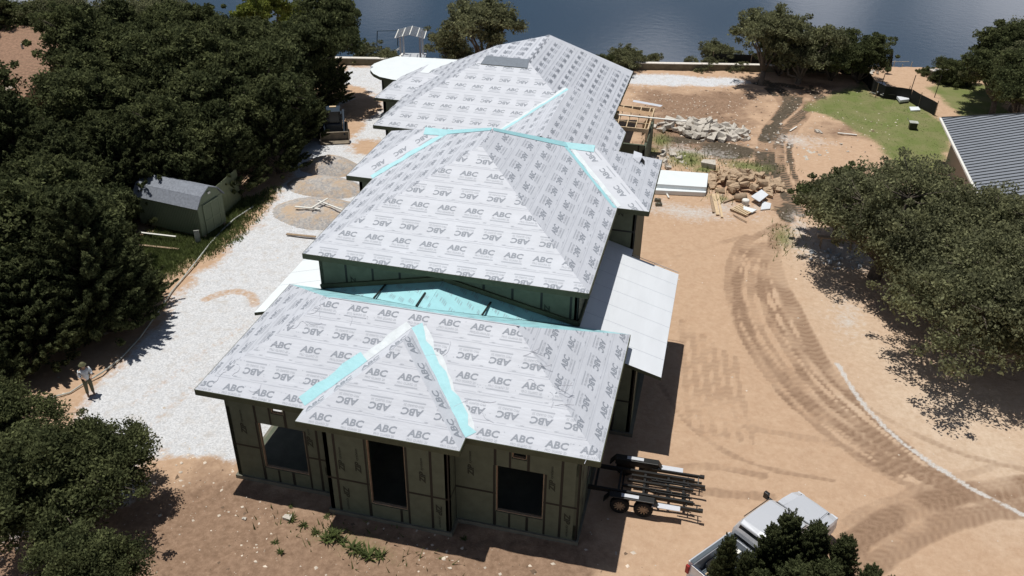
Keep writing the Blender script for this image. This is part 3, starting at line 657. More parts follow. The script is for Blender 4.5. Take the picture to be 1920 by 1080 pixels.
# --- right and left low shed roofs
def shed(name, poly, zf, th, m='whitedeck', lab=None):
    mb = HB(); n = len(poly); top = [(x, y, zf(x)) for x, y in poly]; bot = [(x, y, zf(x)-th) for x, y in poly]
    mb.face(top, m); mb.face(bot[::-1], 'soffit')
    for i in range(n): j = (i+1) % n; mb.face([bot[i], bot[j], top[j], top[i]], 'fascia')
    xs0, xs1, ys0, ys1 = min(p[0] for p in poly), max(p[0] for p in poly), min(p[1] for p in poly), max(p[1] for p in poly); k = ys0+1.2
    while k < ys1-.1:
        xa = xs0 if ys0+1.2 < k else xs0+1.9
        xb = xs1
        mb.bar((max(xa, xs0+.02), k, zf(max(xa, xs0+.02))-.006), (xb-.02, k, zf(xb-.02)-.006), .02, .02, 'lap'); k += 1.22
    o = mb.build(name)
    if lab: o['label'] = lab
    return o
zs_ = lambda x: 3.75+.285*(15.8-x)
shed('shed_roof', [(12.15, 7.05), (14.0, 7.05), (14.0, 5.85), (15.8, 5.85), (15.8, 14.2), (13.5, 14.2), (13.5, 14.84), (12.15, 14.84)], zs_, .16, lab='white low shed roof on the right side')
zl_ = lambda x: 3.4+.285*(x+2.25)
shed('shed_roof', [(-2.25, 6.4), (-.7, 6.4), (-.7, 7.02), (.84, 7.02), (.84, 14.6), (-2.25, 14.6)], zl_, .16, 'whiteflat', lab='white low shed roof on the left side')
mb = HB(); mb.box((14.0, 10, 2), (.1, 8, 3), 'dark'); mb.build('dark_backing')  # near-black sheet behind the wall opening, paints its interior dark
# --- middle block roof
MZ, MS = 6.84, .517; mx0, mx1, my0, my1 = .51, 12.62, 6.37, 20.45; hw = (mx1-mx0)/2; mxm = mx0+hw; mz = MZ+MS*hw
MFL, MFR, MBR, MBL = (mx0, my0, MZ), (mx1, my0, MZ), (mx1, my1, MZ), (mx0, my1, MZ); A1_ = (mxm, my0+hw, mz); A2_ = (mxm, my1-hw, mz)
wy0 = 14.2; wd = (my1-wy0)/2; wz = MZ+MS*wd; rx1, lx0 = 14.09, -.88
mb = HB(); slope(mb, [MFL, MFR, A1_], 11, flip0=True)
pR = Plane([MFR, (mx1, wy0, MZ), (mx1-wd, wy0+wd, wz), MBR, A2_, A1_]); 
# right face of the main roof (convex part cut by the wing valley and the back hip)
fR = [MFR, (mx1, wy0, MZ), (mx1-wd, wy0+wd, wz), A2_, A1_]; pR = slope(mb, fR, 12)
fL = [(mx0, wy0, MZ), MFL, A1_, A2_, (mx0+wd, wy0+wd, wz)]; pL = slope(mb, fL, 13)
Plane([MBR, MBL, A2_]).base(mb, 'under')
mr = mb.build('hip_roof'); mr['label'] = 'large middle hip roof of grey printed underlayment'
mb = HB(); fascia(mb, [(mx0, wy0, MZ), MFL, MFR, (mx1, wy0, MZ)]); mb.build('fascia')
mb = HB(); mb.face([(mx0, my0, MZ-.235), (mx0, WY+.1, MZ-.235), (mx1, WY+.1, MZ-.235), (mx1, my0, MZ-.235)], 'soffit'); mb.face([(12.1, WY, MZ-.235), (12.1, wy0+.6, MZ-.235), (mx1, wy0+.6, MZ-.235), (mx1, WY, MZ-.235)], 'soffit'); mb.build('soffit')
# right wing
mb = HB(); W1 = (mx1, wy0, MZ); W2 = (rx1, wy0, MZ); W3 = (rx1, my1, MZ); WR = (rx1-wd, wy0+wd, wz); WV = (mx1-wd, wy0+wd, wz)
pw = Plane([W1, W2, WR, WV]); pw.base(mb, 'under'); q = Plane([W1, W2, WR, WV], evec=(WV[0]-W1[0], WV[1]-W1[1], WV[2]-W1[2]))
# its sheets run along the valley
v0 = q.to2(W1)
for row in range(3):
    for k in range(6):
        q.stamp(mb, ABC, v0[0]-.9+k*1.25+row*.3, v0[1]-.75-row*.95, .8, .27, 'ink', row % 2 == 1); q.stamp(mb, QUAD, v0[0]-.9+k*1.25+row*.3, v0[1]-.95-row*.95, .8, .05, 'ink2')
slope(mb, [W2, W3, WR], 15); 
mb.face([W3, (mx1-.05, my1, MZ), (WV[0], WV[1], wz), WR], 'under'); rr_ = mb.build('wing_roof')
mb = HB(); fascia(mb, [W1, W2, W3]); mb.build('fascia')
mb = HB(); mb.face([(12.1, wy0, MZ-.235), (12.1, my1, MZ-.235), (rx1, my1, MZ-.235), (rx1, wy0, MZ-.235)], 'soffit'); mb.build('soffit')
# loose dark flap and lifted sheet at its far corner
mb = HB(); px_ = Plane([W2, W3, WR]); c = px_.to2((rx1-.75, my1-1.9, MZ+MS*.75)); 
mb.face([px_.to3((c[0]+a, c[1]+b), .02) for a, b in ((0, 0), (.5, .05), (.75, .3), (.3, .32))], 'dark'); mb.face([px_.to3((c[0]+a, c[1]+b), h) for a, b, h in ((-.1, .3, .02), (.3, .3, .2), (.8, .35, .16), (.9, .75, .02), (0, .7, .02))], 'under'); mb.build('loose_flap')
# left wing
mb = HB(); X1 = (lx0, wy0, MZ); X2 = (mx0, wy0, MZ); X3 = (lx0, my1, MZ); XR = (lx0+wd, wy0+wd, wz); XV = (mx0+wd, wy0+wd, wz)
Plane([X1, X2, XV, XR]).base(mb, 'under'); q = Plane([X1, X2, XV, XR], evec=(XV[0]-X2[0], XV[1]-X2[1], XV[2]-X2[2])); v0 = q.to2(X2)
for row in range(3):
    for k in range(5):
        q.stamp(mb, ABC, v0[0]+.3+k*1.3-row*.6, v0[1]+.45+row*.95, .8, .27, 'ink', row % 2 == 0); q.stamp(mb, QUAD, v0[0]+.3+k*1.3-row*.6, v0[1]+.27+row*.95, .8, .05, 'ink2')
slope(mb, [X3, X1, XR], 17); mb.face([X3, XR, XV, (mx0+.05, my1, MZ)], 'under'); lw_ = mb.build('wing_roof')
mb = HB(); fascia(mb, [X3, X1, X2]); mb.build('fascia')
mb = HB(); mb.face([(lx0, wy0, MZ-.235), (lx0, my1, MZ-.235), (1, my1, MZ-.235), (1, wy0, MZ-.235)], 'soffit'); mb.build('soffit')
# valley and hip membranes of the middle roof
mb = HB(); strip_on(mb, pR, WV, W1, 0, .28, 'mint', jag=.14, seed=8); mb.build('valley_membrane')
mb = HB(); strip_on(mb, pw, W1, WV, 0, .2, 'clear', jag=.14, seed=9, h=.012); mb.build('valley_membrane')
plw = Plane([X1, X2, XV, XR])
mb = HB(); strip_on(mb, pL, X2, XV, .0, .02, 'mint'); strip_on(mb, plw, X2, XV, .22, .0, 'mint', jag=.14, seed=10, h=.014); mb.build('valley_membrane')
mb = HB()
for pl, a, b, w0, w1, sg in ((pR, A2_, WV, .12, .3, -1), (pw, WV, WR, .3, .36, -1), (pL, A2_, XV, .12, .3, 1), (plw, XV, XR, .3, .4, 1)):
    a = np.array(a); b = np.array(b); a2 = np.array(pl.to2(a)); b2 = np.array(pl.to2(b)); dd = (b2-a2)/np.linalg.norm(b2-a2); nn = np.array([-dd[1], dd[0]])
    ctr = np.mean(pl.poly, axis=0)-a2; sgn = 1 if ctr@nn > 0 else -1
    for i in range(8):
        t0, t1 = i/8, (i+1)/8; p0 = a2+(b2-a2)*t0; p1 = a2+(b2-a2)*t1; q0 = p0+nn*sgn*(w0+(w1-w0)*t0); q1 = p1+nn*sgn*(w0+(w1-w0)*t1)
        mb.face([pl.to3(p0, .03)+(0, 0, .06), pl.to3(p1, .03)+(0, 0, .06), pl.to3(q1, .02), pl.to3(q0, .02)], 'mint')
mb.build('hip_membrane')
# --- far block roofs
FS = .55; fx0, fy0 = -5.36, 28.4; fr = 9.75
FA = (fx0, fy0, FZ); d_ = 5.95; apL = (fx0+d_, fy0+d_, FZ+FS*d_); apR = (fr-d_-.08, fy0+d_, FZ+FS*d_); FB = (fr, fy0, FZ)
mb = HB(); pf = slope(mb, [FA, FB, apR, apL], 21, detail=1)
yfar = 44.8; C_ = (3.76, 41.2, FZ+FS*5.99); K_ = (6.05, 42.0, FZ+FS*3.7); E_ = (fr-.2, yfar, FZ)
slope(mb, [FB, (fr, yfar, FZ), K_, C_, apR], 22, detail=1)
tl = (.66, apL[1]+.3, 7.11); B2 = (.68, 37.3, 7.115)
pt = Plane([(apR[0], apR[1]+.02, apR[2]+.03), C_, B2, tl]); pt.base(mb, 'under'); q = Plane([(apR[0], apR[1]+.02, apR[2]+.03), C_, B2, tl], evec=(0, -1, 0)); q.h0 = .03; print_roof(mb, q, detail=1, seed=23)
ql = Plane([FA, apL, B2, (fx0, yfar-4, FZ)]); ql.h0 = .04; print_roof(mb, ql, detail=1, seed=24); ql.base(mb, 'under'); mb.face([apL, tl, B2], 'under'); mb.face([(fx0, yfar-4, FZ), B2, C_, K_, (fr, yfar, FZ)], 'under')
fo = mb.build('hip_roof'); fo['label'] = 'far hip roof of grey printed underlayment'
mb = HB(); y0 = apL[1]-.55; pfz = lambda y: FZ+FS*(y-fy0)
mb.face([(apL[0]-.1, y0, pfz(y0)+.05), (apR[0]+.05, y0, pfz(y0)+.05), (apR[0]-.0, apR[1]+.15, apR[2]+.13), (apL[0]+.12, apL[1]+.15, apL[2]+.13)], 'strip')  # flat dark grey band across the top of the front slope
mb.face([(apL[0]-.1, y0, pfz(y0)+.005), (apR[0]+.05, y0, pfz(y0)+.005), (apR[0]+.05, y0, pfz(y0)+.05), (apL[0]-.1, y0, pfz(y0)+.05)], 'fascia'); mb.build('ridge_strip')
mb = HB(); fascia(mb, [(fx0, yfar-4, FZ), FA, FB]); fascia(mb, [FB, (fr, yfar, FZ)]); mb.build('fascia')
mb = HB(); mb.face([(fx0, fy0, FZ-.235), (fx0, yfar-4, FZ-.235), (-4.4, yfar-4, FZ-.235), (-4.4, fy0, FZ-.235)], 'soffit'); mb.face([(fx0, fy0, FZ-.235), (fx0, 29.2, FZ-.235), (9, 29.2, FZ-.235), (9, fy0, FZ-.235)], 'soffit'); mb.build('soffit')
# front wing of the far block
gx, gz_, ge = 6.86, FZ+FS*(10.93-6.86), 10.93; yv = fy0+(gz_-FZ)/FS; kb = (8.05, 35.2, FZ+FS*(ge-8.05)); yb2 = 31.7
G0 = (ge, 24.0, FZ); G1 = (ge, yb2, FZ); GR0 = (gx, 24.0, gz_); vb = (gx, yv, gz_)
xw = ge-gx; hp = (ge-2.35, yb2+2.3, FZ+FS*2.35)
mb = HB(); slope(mb, [G0, G1, hp, (gx+.02, yv+.6, gz_+.01), GR0], 31, detail=1)
Lx = gx-(gz_-FZ)/FS*1.0; slope(mb, [(Lx+.2, 24.0, FZ+FS*.2), GR0, vb, (Lx+.2, fy0+.2, FZ+.11)][::-1], 32, detail=1)
mb.build('wing_roof')
mb = HB(); strip_on(mb, pf, (Lx+.2, fy0+.2, FZ+.11), vb, .3, .0, 'clear', jag=.1, seed=14, h=.012); strip_on(mb, pf, (Lx+.2, fy0+.2, FZ+.11), vb, .14, .0, 'mint', jag=.1, seed=15, h=.016); mb.build('valley_membrane')
mb = HB(); fascia(mb, [G0, G1]); mb.build('fascia')
# left lean roof and the rounded flat canopy
s2 = lambda l, z: [tuple(G(a, b, z)) for a, b in l]
mb = HB(); q1 = G(702, 183, 3.6); xx = q1[0]; yy = q1[1]
ln = [(xx, yy, 3.6), (-3.2, yy, 3.6), (-3.2, yy+4.0, 5.3), (xx+1.9, yy+4.0, 5.3)]
slope(mb, [(xx, yy, 3.6), (-3.4, yy, 3.6), (-3.4, yy+2.6, 4.9), (xx+2.6, yy+2.6, 4.9)], 41, detail=1, flip0=True)
slope(mb, [(xx, yy+4.6, 3.6), (xx, yy, 3.6), (xx+2.6, yy+2.6, 4.9), (xx+2.6, yy+4.6, 4.9)], 42, detail=1)
mb.build('lean_roof'); mb = HB(); fascia(mb, [(xx, yy+4.6, 3.6), (xx, yy, 3.6), (-4, yy, 3.6)], .2); mb.build('fascia')
cp = [tuple(G(a, b, 3.75)[:2]) for a, b in ((760, 152), (735, 149), (712, 144), (700, 138), (694, 131), (694, 125), (702, 119), (720, 112), (745, 105.5), (880, 113))]
cp = [(-1., 38.2)]+cp+[(-1., 44.6)]
mb = HB(); mb.prism(cp[::-1], 3.5, 3.75, 'fascia', 'whiteflat'); mb.build('flat_canopy')['label'] = 'white rounded flat roof at the far left'
# framed porch with open rafters on the right of the far wing
mb = HB(); PZ = 3.45
for a, b in (((10.35, 33.4), (12.2, 33.4)), ((12.2, 33.4), (12.2, 37.6)), ((9.0, 37.6), (12.2, 37.6))): mb.bar((*a, PZ-.05), (*b, PZ-.05), .08, .26, 'lumber')
for k in range(5): x = 9.5+k*.62; mb.bar((x, 33.4, PZ), (x, 37.0, PZ+.25), .05, .18, 'lumber')
for y in (34.4, 35.6): mb.bar((9.2, y, PZ+.1), (12.2, y, PZ+.05), .05, .09, 'lumber')
for x, y in ((12.15, 33.45), (12.15, 37.5), (10.4, 33.45)): mb.box((x, y, PZ/2), (.14, .14, PZ), 'lumber')
mb.bar((10.0, 35.0, PZ+.3), (14.6, 35.3, PZ+.2), .16, .05, 'whitewood'); mb.build('porch_frame')
mb = HB(); gq = lambda l, z: [tuple(G(a, b, z)) for a, b in l]
mb.face(gq([(1118, 190), (1222, 211), (1219, 217), (1136, 204)], PZ+.3), 'osb'); a_, b_ = G(1219, 216, PZ+.3), G(1205, 232, PZ+.1); mb.face([a_, b_, b_+(0, 0, -.9), a_+(0, 0, -1.1)], 'osb')
mb.face([(10.6, 37.9, PZ+.30), (12.6, 37.9, PZ+.12), (12.7, 38.5, PZ+.05), (10.6, 38.5, PZ+.24)], 'under'); mb.build('porch_sheathing')
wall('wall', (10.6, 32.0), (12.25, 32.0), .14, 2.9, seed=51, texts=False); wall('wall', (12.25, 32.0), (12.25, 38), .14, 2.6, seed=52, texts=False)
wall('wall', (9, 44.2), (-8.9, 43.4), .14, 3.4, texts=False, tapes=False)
# ------------------------------------------------------------------ trees
def rand_dirs(n):
    v = rng.normal(size=(n, 3)); return v/np.linalg.norm(v, axis=1)[:, None]
def leaves(C, N, sz, asp=1.8, up=.5, N_dir=None, mname='oak', name='crown'):
    """leaf quads at centres C; sz mean size"""
    n = len(C); nr = rand_dirs(n); nr[:, 2] += up; nr /= np.linalg.norm(nr, axis=1)[:, None]
    a = rand_dirs(n) if N_dir is None else N_dir+rng.normal(size=(n, 3))*.35
    a -= nr*(a*nr).sum(1)[:, None]; a /= np.linalg.norm(a, axis=1)[:, None]+1e-9; b = np.cross(nr, a)
    s = sz*(.6+.8*rng.random(n))[:, None]; a = a*s*asp*.5; b = b*s*.5
    V = np.stack([C-a, C+b-a*.1, C+a, C-b-a*.1], 1).reshape(-1, 3); F = np.arange(4*n).reshape(-1, 4)
    return V, F
def oak_proto(R, H0, H1, n_cl, per, sz, m='oak', seed=1, sparse=0., lobes=9, lk=1.):
    global rng
    keep = rng; rng = np.random.default_rng(seed)
    cz = (H0+H1)/2; hz = (H1-H0)/2
    # lobes give an uneven outline, clumps sit on the lobes
    lb = rand_dirs(lobes)*np.array([.62, .62, .55])*(.6+.55*rng.random(lobes))[:, None]; lr = (.34+.20*rng.random(lobes))*lk
    li = rng.integers(0, lobes, n_cl); outl = np.where(rng.random(n_cl) < .3, 1.0+.5*rng.random(n_cl), 1.0); d = rand_dirs(n_cl); d[:, 2] = np.where(d[:, 2] < -.35, -d[:, 2]*.6, d[:, 2])
    c = lb[li]+d*(lr[li]*(.55+.55*rng.random(n_cl))*outl)[:, None]
    P = np.stack([c[:, 0]*R, c[:, 1]*R, cz+c[:, 2]*hz*1.25], 1)
    P[:, 2] = np.maximum(P[:, 2], H0*.8)
    cr = (.30+.34*rng.random(n_cl))*(R/5)**.4/outl**1.2
    idx = np.repeat(np.arange(n_cl), per); off = rng.normal(size=(len(idx), 3)); off /= (np.linalg.norm(off, axis=1)[:, None]+1e-9); off *= (rng.random(len(idx))**.45)[:, None]
    Cc = P[idx]+off*cr[idx][:, None]*np.array([1.25, 1.25, .8])
    if sparse: Cc = Cc[rng.random(len(Cc)) > sparse]
    V, F = leaves(Cc, None, sz, up=.35)
    # twigs: branches from trunk to lobes to clumps
    mb = MB(); top = np.array([0, 0, H0*.55]); tr = .055*R+.05
    lean = rng.normal(size=2)*.15*R*.3
    mb.tube([(0, 0, -.3), (lean[0]*.4, lean[1]*.4, H0*.3), (lean[0], lean[1], H0*.65)], [tr*1.3, tr, tr*.85], 'bark', 8)
    base = np.array([lean[0], lean[1], H0*.62])
    for k in range(lobes):
        e = np.array([lb[k, 0]*R, lb[k, 1]*R, cz+lb[k, 2]*hz]); m1 = base*.55+e*.45+np.array([0, 0, -.12*R*rng.random()])+rng.normal(size=3)*.08*R
        mb.tube([base, m1, e], [tr*.6, tr*.38, tr*.18], 'bark', 6)
        for j in np.where(li == k)[0][:9]: 
            mm = (e+P[j])/2+rng.normal(size=3)*.1; mb.tube([e, mm, P[j]], [tr*.16, tr*.1, .012], 'bark', 4)
    rng = keep
    cm = bpy.data.objects; 
    cro = mesh_np('crown', V, F, [m]); cme = cro.data; bpy.data.objects.remove(cro)
    to = mb.build('trunk', smooth=True); tme = to.data; bpy.data.objects.remove(to)
    return cme, tme
def jun_proto(R, H, nsp, sz, seed=1, m='jun', slim=1., per=90):
    global rng
    keep = rng; rng = np.random.default_rng(seed); Cs = []; Ds = []; mb = MB()
    mb.tube([(0, 0, -.3), (.05, 0, H*.45), (0, 0, H*.92)], [.16, .11, .02], 'bark', 7)
    for k in range(nsp):
        f = rng.random()**.8; z = .08*H+f*H*.84; rr_ = R*((1-f**1.7)**.75 if slim > .9 else (1-f)**.75)*(.75+.4*rng.random())+.05; th = rng.random()*6.283
        tilt = .35+.55*f+.2*rng.random()
        d = np.array([math.cos(th), math.sin(th), tilt*1.1]); d /= np.linalg.norm(d); L = (.55+.6*rng.random())*(1.1-.35*f)*slim
        tip = np.array([math.cos(th)*rr_, math.sin(th)*rr_, z]); a = tip-d*L*.55
        t = rng.random(per); wd = .21*(1-t)**.8*(.5+.6*rng.random())+.02
        o = rng.normal(size=(per, 3)); o /= np.linalg.norm(o, axis=1)[:, None]
        Cs.append(a+d*(t*L*1.25)[:, None]+o*wd[:, None]); Ds.append(np.tile(d, (per, 1))+o*.5)
        if k % 4 == 0: mb.tube([(0, 0, max(.1, z-rr_*.9)), tip*.6+np.array([0, 0, z*.4-rr_*.25]), a], [.035, .022, .008], 'bark', 4)
    Cs = np.vstack(Cs); Ds = np.vstack(Ds); Ds /= np.linalg.norm(Ds, axis=1)[:, None]
    V, F = leaves(Cs, None, sz, asp=2.4, up=.25, N_dir=Ds); rng = keep
    cro = mesh_np('crown', V, F, [m]); cme = cro.data; bpy.data.objects.remove(cro); to = mb.build('trunk', smooth=True); tme = to.data; bpy.data.objects.remove(to)
    return cme, tme
PR = dict(
    big=oak_proto(5.8, 1.6, 6.4, 760, 84, .092, seed=3, lobes=24, lk=.72, sparse=.12), big2=oak_proto(5.4, 1.5, 5.8, 680, 84, .092, seed=8, lobes=22, lk=.72, sparse=.12),
    med=oak_proto(3.3, 1.8, 5.6, 420, 110, .10, m='grove', seed=11, lobes=12), med2=oak_proto(3.0, 2.0, 6.2, 400, 110, .10, m='grove', seed=12, lobes=11),
    airy=oak_proto(3.6, 2.4, 6.8, 260, 90, .11, seed=15, sparse=.15, lobes=9), airy2=oak_proto(3.4, 1.6, 5.6, 220, 90, .11, seed=16, sparse=.2, lobes=8),
    lime=oak_proto(2.6, 2.4, 6.6, 190, 90, .13, m='lime', seed=18, sparse=.15), near=oak_proto(2.5, 1.1, 4.2, 480, 120, .065, m='grove', seed=19, lobes=14),
    jun=jun_proto(2.3, 6.0, 520, .085, seed=21), jun2=jun_proto(2.6, 5.2, 560, .085, seed=22), jun3=jun_proto(1.9, 6.8, 460, .085, seed=23),
    jnear=jun_proto(.95, 5.0, 420, .036, seed=25, slim=.75, per=170))
def tree(p, x, y, z, s, label, cat='tree', group=None, rz=None, name='oak_tree', sz=None):
    t = empty(name, (x, y, z), random.random()*6.28 if rz is None else rz, label, cat, group); t.scale = (s, s, sz or s)
    for nm, me in zip(('crown', 'trunk'), PR[p]):
        o = bpy.data.objects.new(nm, me); COL.objects.link(o); o.parent = t
    return t
# left grove
gp = pxpoly([(-260, 60), (140, 40), (330, 60), (560, 95), (560, 150), (545, 215), (500, 250), (455, 262), (420, 300), (225, 318), (212, 395), (165, 440), (195, 545), (150, 610), (70, 640), (-200, 690), (-420, 500)], 4.0)
mnx, mny = gp.min(0); mxx, mxy = gp.max(0); pts = []; tr_ = 0; rg = random.Random(5)
while tr_ < 6000 and len(pts) < 150:
    tr_ += 1; x = rg.uniform(mnx, mxx); y = rg.uniform(mny, mxy)
    if x < -75 or any((x-a)**2+(y-b)**2 < 3.4**2 for a, b in pts): continue
    if sdist(gp, np.array([x]), np.array([y]))[0] < .2: continue
    if abs(x+42) < 8.5 and 28 < y < 44: continue
    dq = np.array([x, y, 4.5])-CAM; zq = dq@F_; pxx, pyy = 960+FPX*(dq@R_)/zq, 540-FPX*(dq@U_)/zq
    if math.hypot(pxx-165, pyy-690) < 125 or math.hypot(x+8.95, y-2.95) < 5.0 or (245 < pxx < 470 and 325 < pyy < 560): continue
    if math.hypot(x+13.5, y-18) < 4.6 or (-90 < pxx < 165 and 60 < pyy < 190): continue
    pts.append((x, y))
GL = 'dark evergreen in the dense grove left of the gravel drive'
for k, (x, y) in enumerate(pts):
    e = sdist(gp, np.array([x]), np.array([y]))[0]; far = y > 30
    p = rg.choice(['med', 'med2', 'jun2', 'jun', 'med'] if far or x < -24 else ['jun', 'jun2', 'jun3', 'jun2', 'med2'])
    s = rg.uniform(.95, 1.38)*(1.0 if e > 2 else .88); tree(p, x, y, gz(x, y), s, GL, 'tree', 'dark trees of the grove left of the drive', rg.random()*6.28, 'grove_tree')
def at(px, py, z): return G(px, py, z)
def crown_at(p, px, py, zc, s, label, group=None, name='oak_tree', zb=None, cat='tree', sz=None):
    c = G(px, py, zc); b = gz(c[0], c[1]) if zb is None else zb; return tree(p, c[0], c[1], b, s, label, cat, group, name=name, sz=sz)
for k, (x, y, p, q) in enumerate(((-13.4, 5.2, 'jun2', 1.0), (-13.3, .9, 'jun', .9), (-12.4, 8.6, 'jun2', 1.05), (-17.5, 3, 'med2', 1.2), (-18.6, 15.6, 'jun', 1.1), (-15.8, 22.3, 'med2', 1.1), (-18.5, 19.5, 'jun2', 1.2), (-14.6, 12.2, 'jun3', .8))):
    tree(p, x, y, gz(x, y), q, GL, 'tree', 'dark trees of the grove left of the drive', name='grove_tree')
# tree beside the loader
t = tree('med2', -14.6, 41.2, 0, 1.25, 'dark evergreen with a bare leaning trunk behind the tracked loader', name='evergreen_tree', sz=1.45)
crown_at('jun2', 560, 60, 6, 1.2, 'dark evergreen crown against the lake, left of the loader tree', name='evergreen_tree')
crown_at('med', 505, 120, 4.5, 1.25, 'broad dark tree left of the loader tree', name='evergreen_tree')
crown_at('airy2', 700, 95, 1.0, .8, 'low shrubby tree by the water beside the flat canopy', zb=-3)
crown_at('lime', 500, 45, 4, 1.1, 'yellow green tree top at the lake edge, the brighter of two', name='leafy_tree')
crown_at('lime', 560, 60, 2, .8, 'small yellow green tree top just left of the open water', name='leafy_tree')
for k, (px, py, p, s) in enumerate(((120, 20, 'big', 1.0), (250, 10, 'big2', 1.0), (360, -20, 'big', .9), (60, 25, 'med', 1.1), (5, 30, 'med2', 1.1), (400, 50, 'med2', 1.1), (190, 55, 'big2', .8), (300, 50, 'med', 1.2), (450, 70, 'med', 1.1), (340, -30, 'big2', .9), (100, -20, 'big', .9))):
    crown_at(p, px, py, 5, s, 'tall leafy tree at the lake edge behind the brown roof', 'tall trees behind the brown roof', name='leafy_tree')
# lakeside oaks
crown_at('airy', 905, 65, 3.5, 1.15, 'open oak with crooked limbs behind the far roof', zb=-1.2, name='oak_tree')
crown_at('airy2', 858, 72, 2.5, .9, 'smaller oak just left of the crooked lakeside oak', zb=-1.5)
crown_at('med', 1150, 98, 1.5, .62, 'round dark lakeside tree beside the far right eave', zb=-2); crown_at('airy', 1178, 90, 2, .6, 'thin lakeside tree with sky gaps, right of the round one', zb=-2); crown_at('airy2', 1215, 108, 0, .55, 'lowest lakeside shrub near the far right eave', zb=-2.5)
for k, (px, py, s) in enumerate(((1320, 95, .55), (1350, 88, .6), (1382, 98, .5))):
    crown_at('airy' if k % 2 else 'airy2', px, py, 1.5, s, ('leftmost', 'middle', 'rightmost')[k]+' of the three small lakeside trees above the white gravel strip', 'small lakeside trees', zb=-2)
crown_at('airy', 1440, 75, 4, 1.05, 'large spreading oak at the end of the muddy track', zb=-.5); crown_at('airy2', 1510, 72, 4, 1.1, 'wide oak right of the one at the end of the muddy track', zb=-.6)
crown_at('med', 1570, 88, 3, .95, 'dense oak behind the right end of the retaining wall', zb=-1); crown_at('med2', 1625, 92, 3, .85, 'dense dark oak left of the dark lakeside post', zb=-1.0); crown_at('med', 1510, 112, 1, .8, 'dark bushy oak low behind the retaining wall', zb=-1.6); crown_at('med2', 1465, 100, 2, .8, 'dark inner oak at the end of the muddy track', zb=-1)
crown_at('med', 1790, 122, 1.5, .72, 'rounded shrubby oak behind the right low wall', zb=-2); crown_at('med2', 1745, 128, .5, .5, 'small bush left of the right low wall', zb=-2.5)
crown_at('big2', 1925, 120, 4, .85, 'large oak at the upper right edge of the picture'); crown_at('med', 1880, 150, 3, 1.0, 'dark oak in front of the upper right one'); crown_at('med2', 1935, 190, 3, 1.0, 'dark oak on the right edge beside the small lawn'); crown_at('med', 1900, 95, 4, 1.1, 'oak farthest back in the upper right corner'); crown_at('big', 1990, 60, 5, 1.0, 'oak beyond the right edge by the lake')
# big oaks on the right
crown_at('big', 1672, 392, 4.2, .95, 'great spreading oak at the centre right, over the pale rocks', name='oak_tree', sz=1.0)
crown_at('big2', 1790, 440, 4.2, .95, 'great oak partly hiding the grey metal roof', name='oak_tree'); crown_at('big', 1900, 420, 4.5, .85, 'oak at the right edge in front of the grey metal roof')
crown_at('big2', 1870, 560, 4.0, 1.0, 'lower oak at the right edge shading the sand'); crown_at('med', 1590, 345, 3.8, .8, 'small outer oak nearest the brown stone heap'); crown_at('big', 2000, 560, 4, 1.0, 'oak mostly beyond the right edge')
# near trees
tree('near', *G(75, 950, 2.2)[:2], 0, 1.12, 'oak in the lower left corner over the gravel edge', name='oak_tree'); tree('near', *G(190, 850, 2.6)[:2], 0, .88, 'oak just behind the lower left corner tree'); tree('near', *G(150, 1090, 2.)[:2], 0, .85, 'oak at the bottom left edge over brown soil'); tree('near', *G(-20, 820, 2.5)[:2], 0, 1.0, 'oak at the left edge below the man')
for k, (px, py, zt, lab) in enumerate(((1378, 968, 4.9, 'leftmost juniper spire over the bed of the pickup truck'), (1412, 1000, 4.6, 'second juniper spire from the left over the pickup truck'), (1462, 950, 5.0, 'juniper spire in the middle of the truck roof'), (1497, 925, 5.2, 'tallest juniper spire before the truck windshield'), (1548, 945, 5.1, 'juniper spire before the hood of the truck'), (1602, 972, 4.9, 'rightmost juniper spire at the nose of the truck'),
        (1440, 1040, 4.8, 'lower juniper bush hiding the right side of the truck bed'), (1510, 1020, 5.0, 'lower juniper bush below the truck windshield'), (1570, 1020, 4.9, 'lower juniper bush right of the truck'), (1652, 1030, 4.4, 'separate juniper top right of the truck at the bottom edge'), (1690, 1050, 4.2, 'smallest juniper top at the bottom edge'))):
    c = G(px, py, zt); tree('jnear', c[0], c[1], 0, (.5, .5, .6, .75, .75, .7, .8, .95, .9, .7, .55)[k], lab, name='juniper_tree', rz=k*1.7, sz=(zt-.75)/5.0)
# ------------------------------------------------------------------ people
def skinned(name, nodes, edges, mt, parent, sub=2):
    """nodes: name -> (pos, radius); one vertex per joint, grown by a Skin modifier"""
    ks = list(nodes); me = bpy.data.meshes.new(name); me.from_pydata([nodes[k][0] for k in ks], [(ks.index(a), ks.index(b)) for a, b in edges], [])
    o = bpy.data.objects.new(name, me); COL.objects.link(o); o.parent = parent
    md = o.modifiers.new('skin', 'SKIN'); md.use_smooth_shade = True
    for i, k in enumerate(ks):
        r = nodes[k][1]; me.skin_vertices[0].data[i].radius = r if hasattr(r, '__len__') else (r, r)
    me.skin_vertices[0].data[0].use_root = True
    sb = o.modifiers.new('sub', 'SUBSURF'); sb.levels = sub; sb.render_levels = sub; me.materials.append(MT[mt]); return o
P = empty('person', (-8.95, 2.95, gz(-8.95, 2.95)), math.radians(-35), 'person in white shirt and olive cap standing at the edge of the gravel drive', 'person')
N = {'pel': ((0, 0, .95), (.15, .12)), 'wai': ((0, .0, 1.12), (.14, .11)), 'che': ((.02, 0, 1.32), (.17, .125)), 'nk0': ((.0, 0, 1.47), .075), 'nk': ((.02, 0, 1.53), .055), 'hd0': ((.045, 0, 1.60), .085), 'hd': ((.04, 0, 1.68), .10), 'hd2': ((.03, 0, 1.745), .07),
     'nose': ((.145, 0, 1.655), .014)}
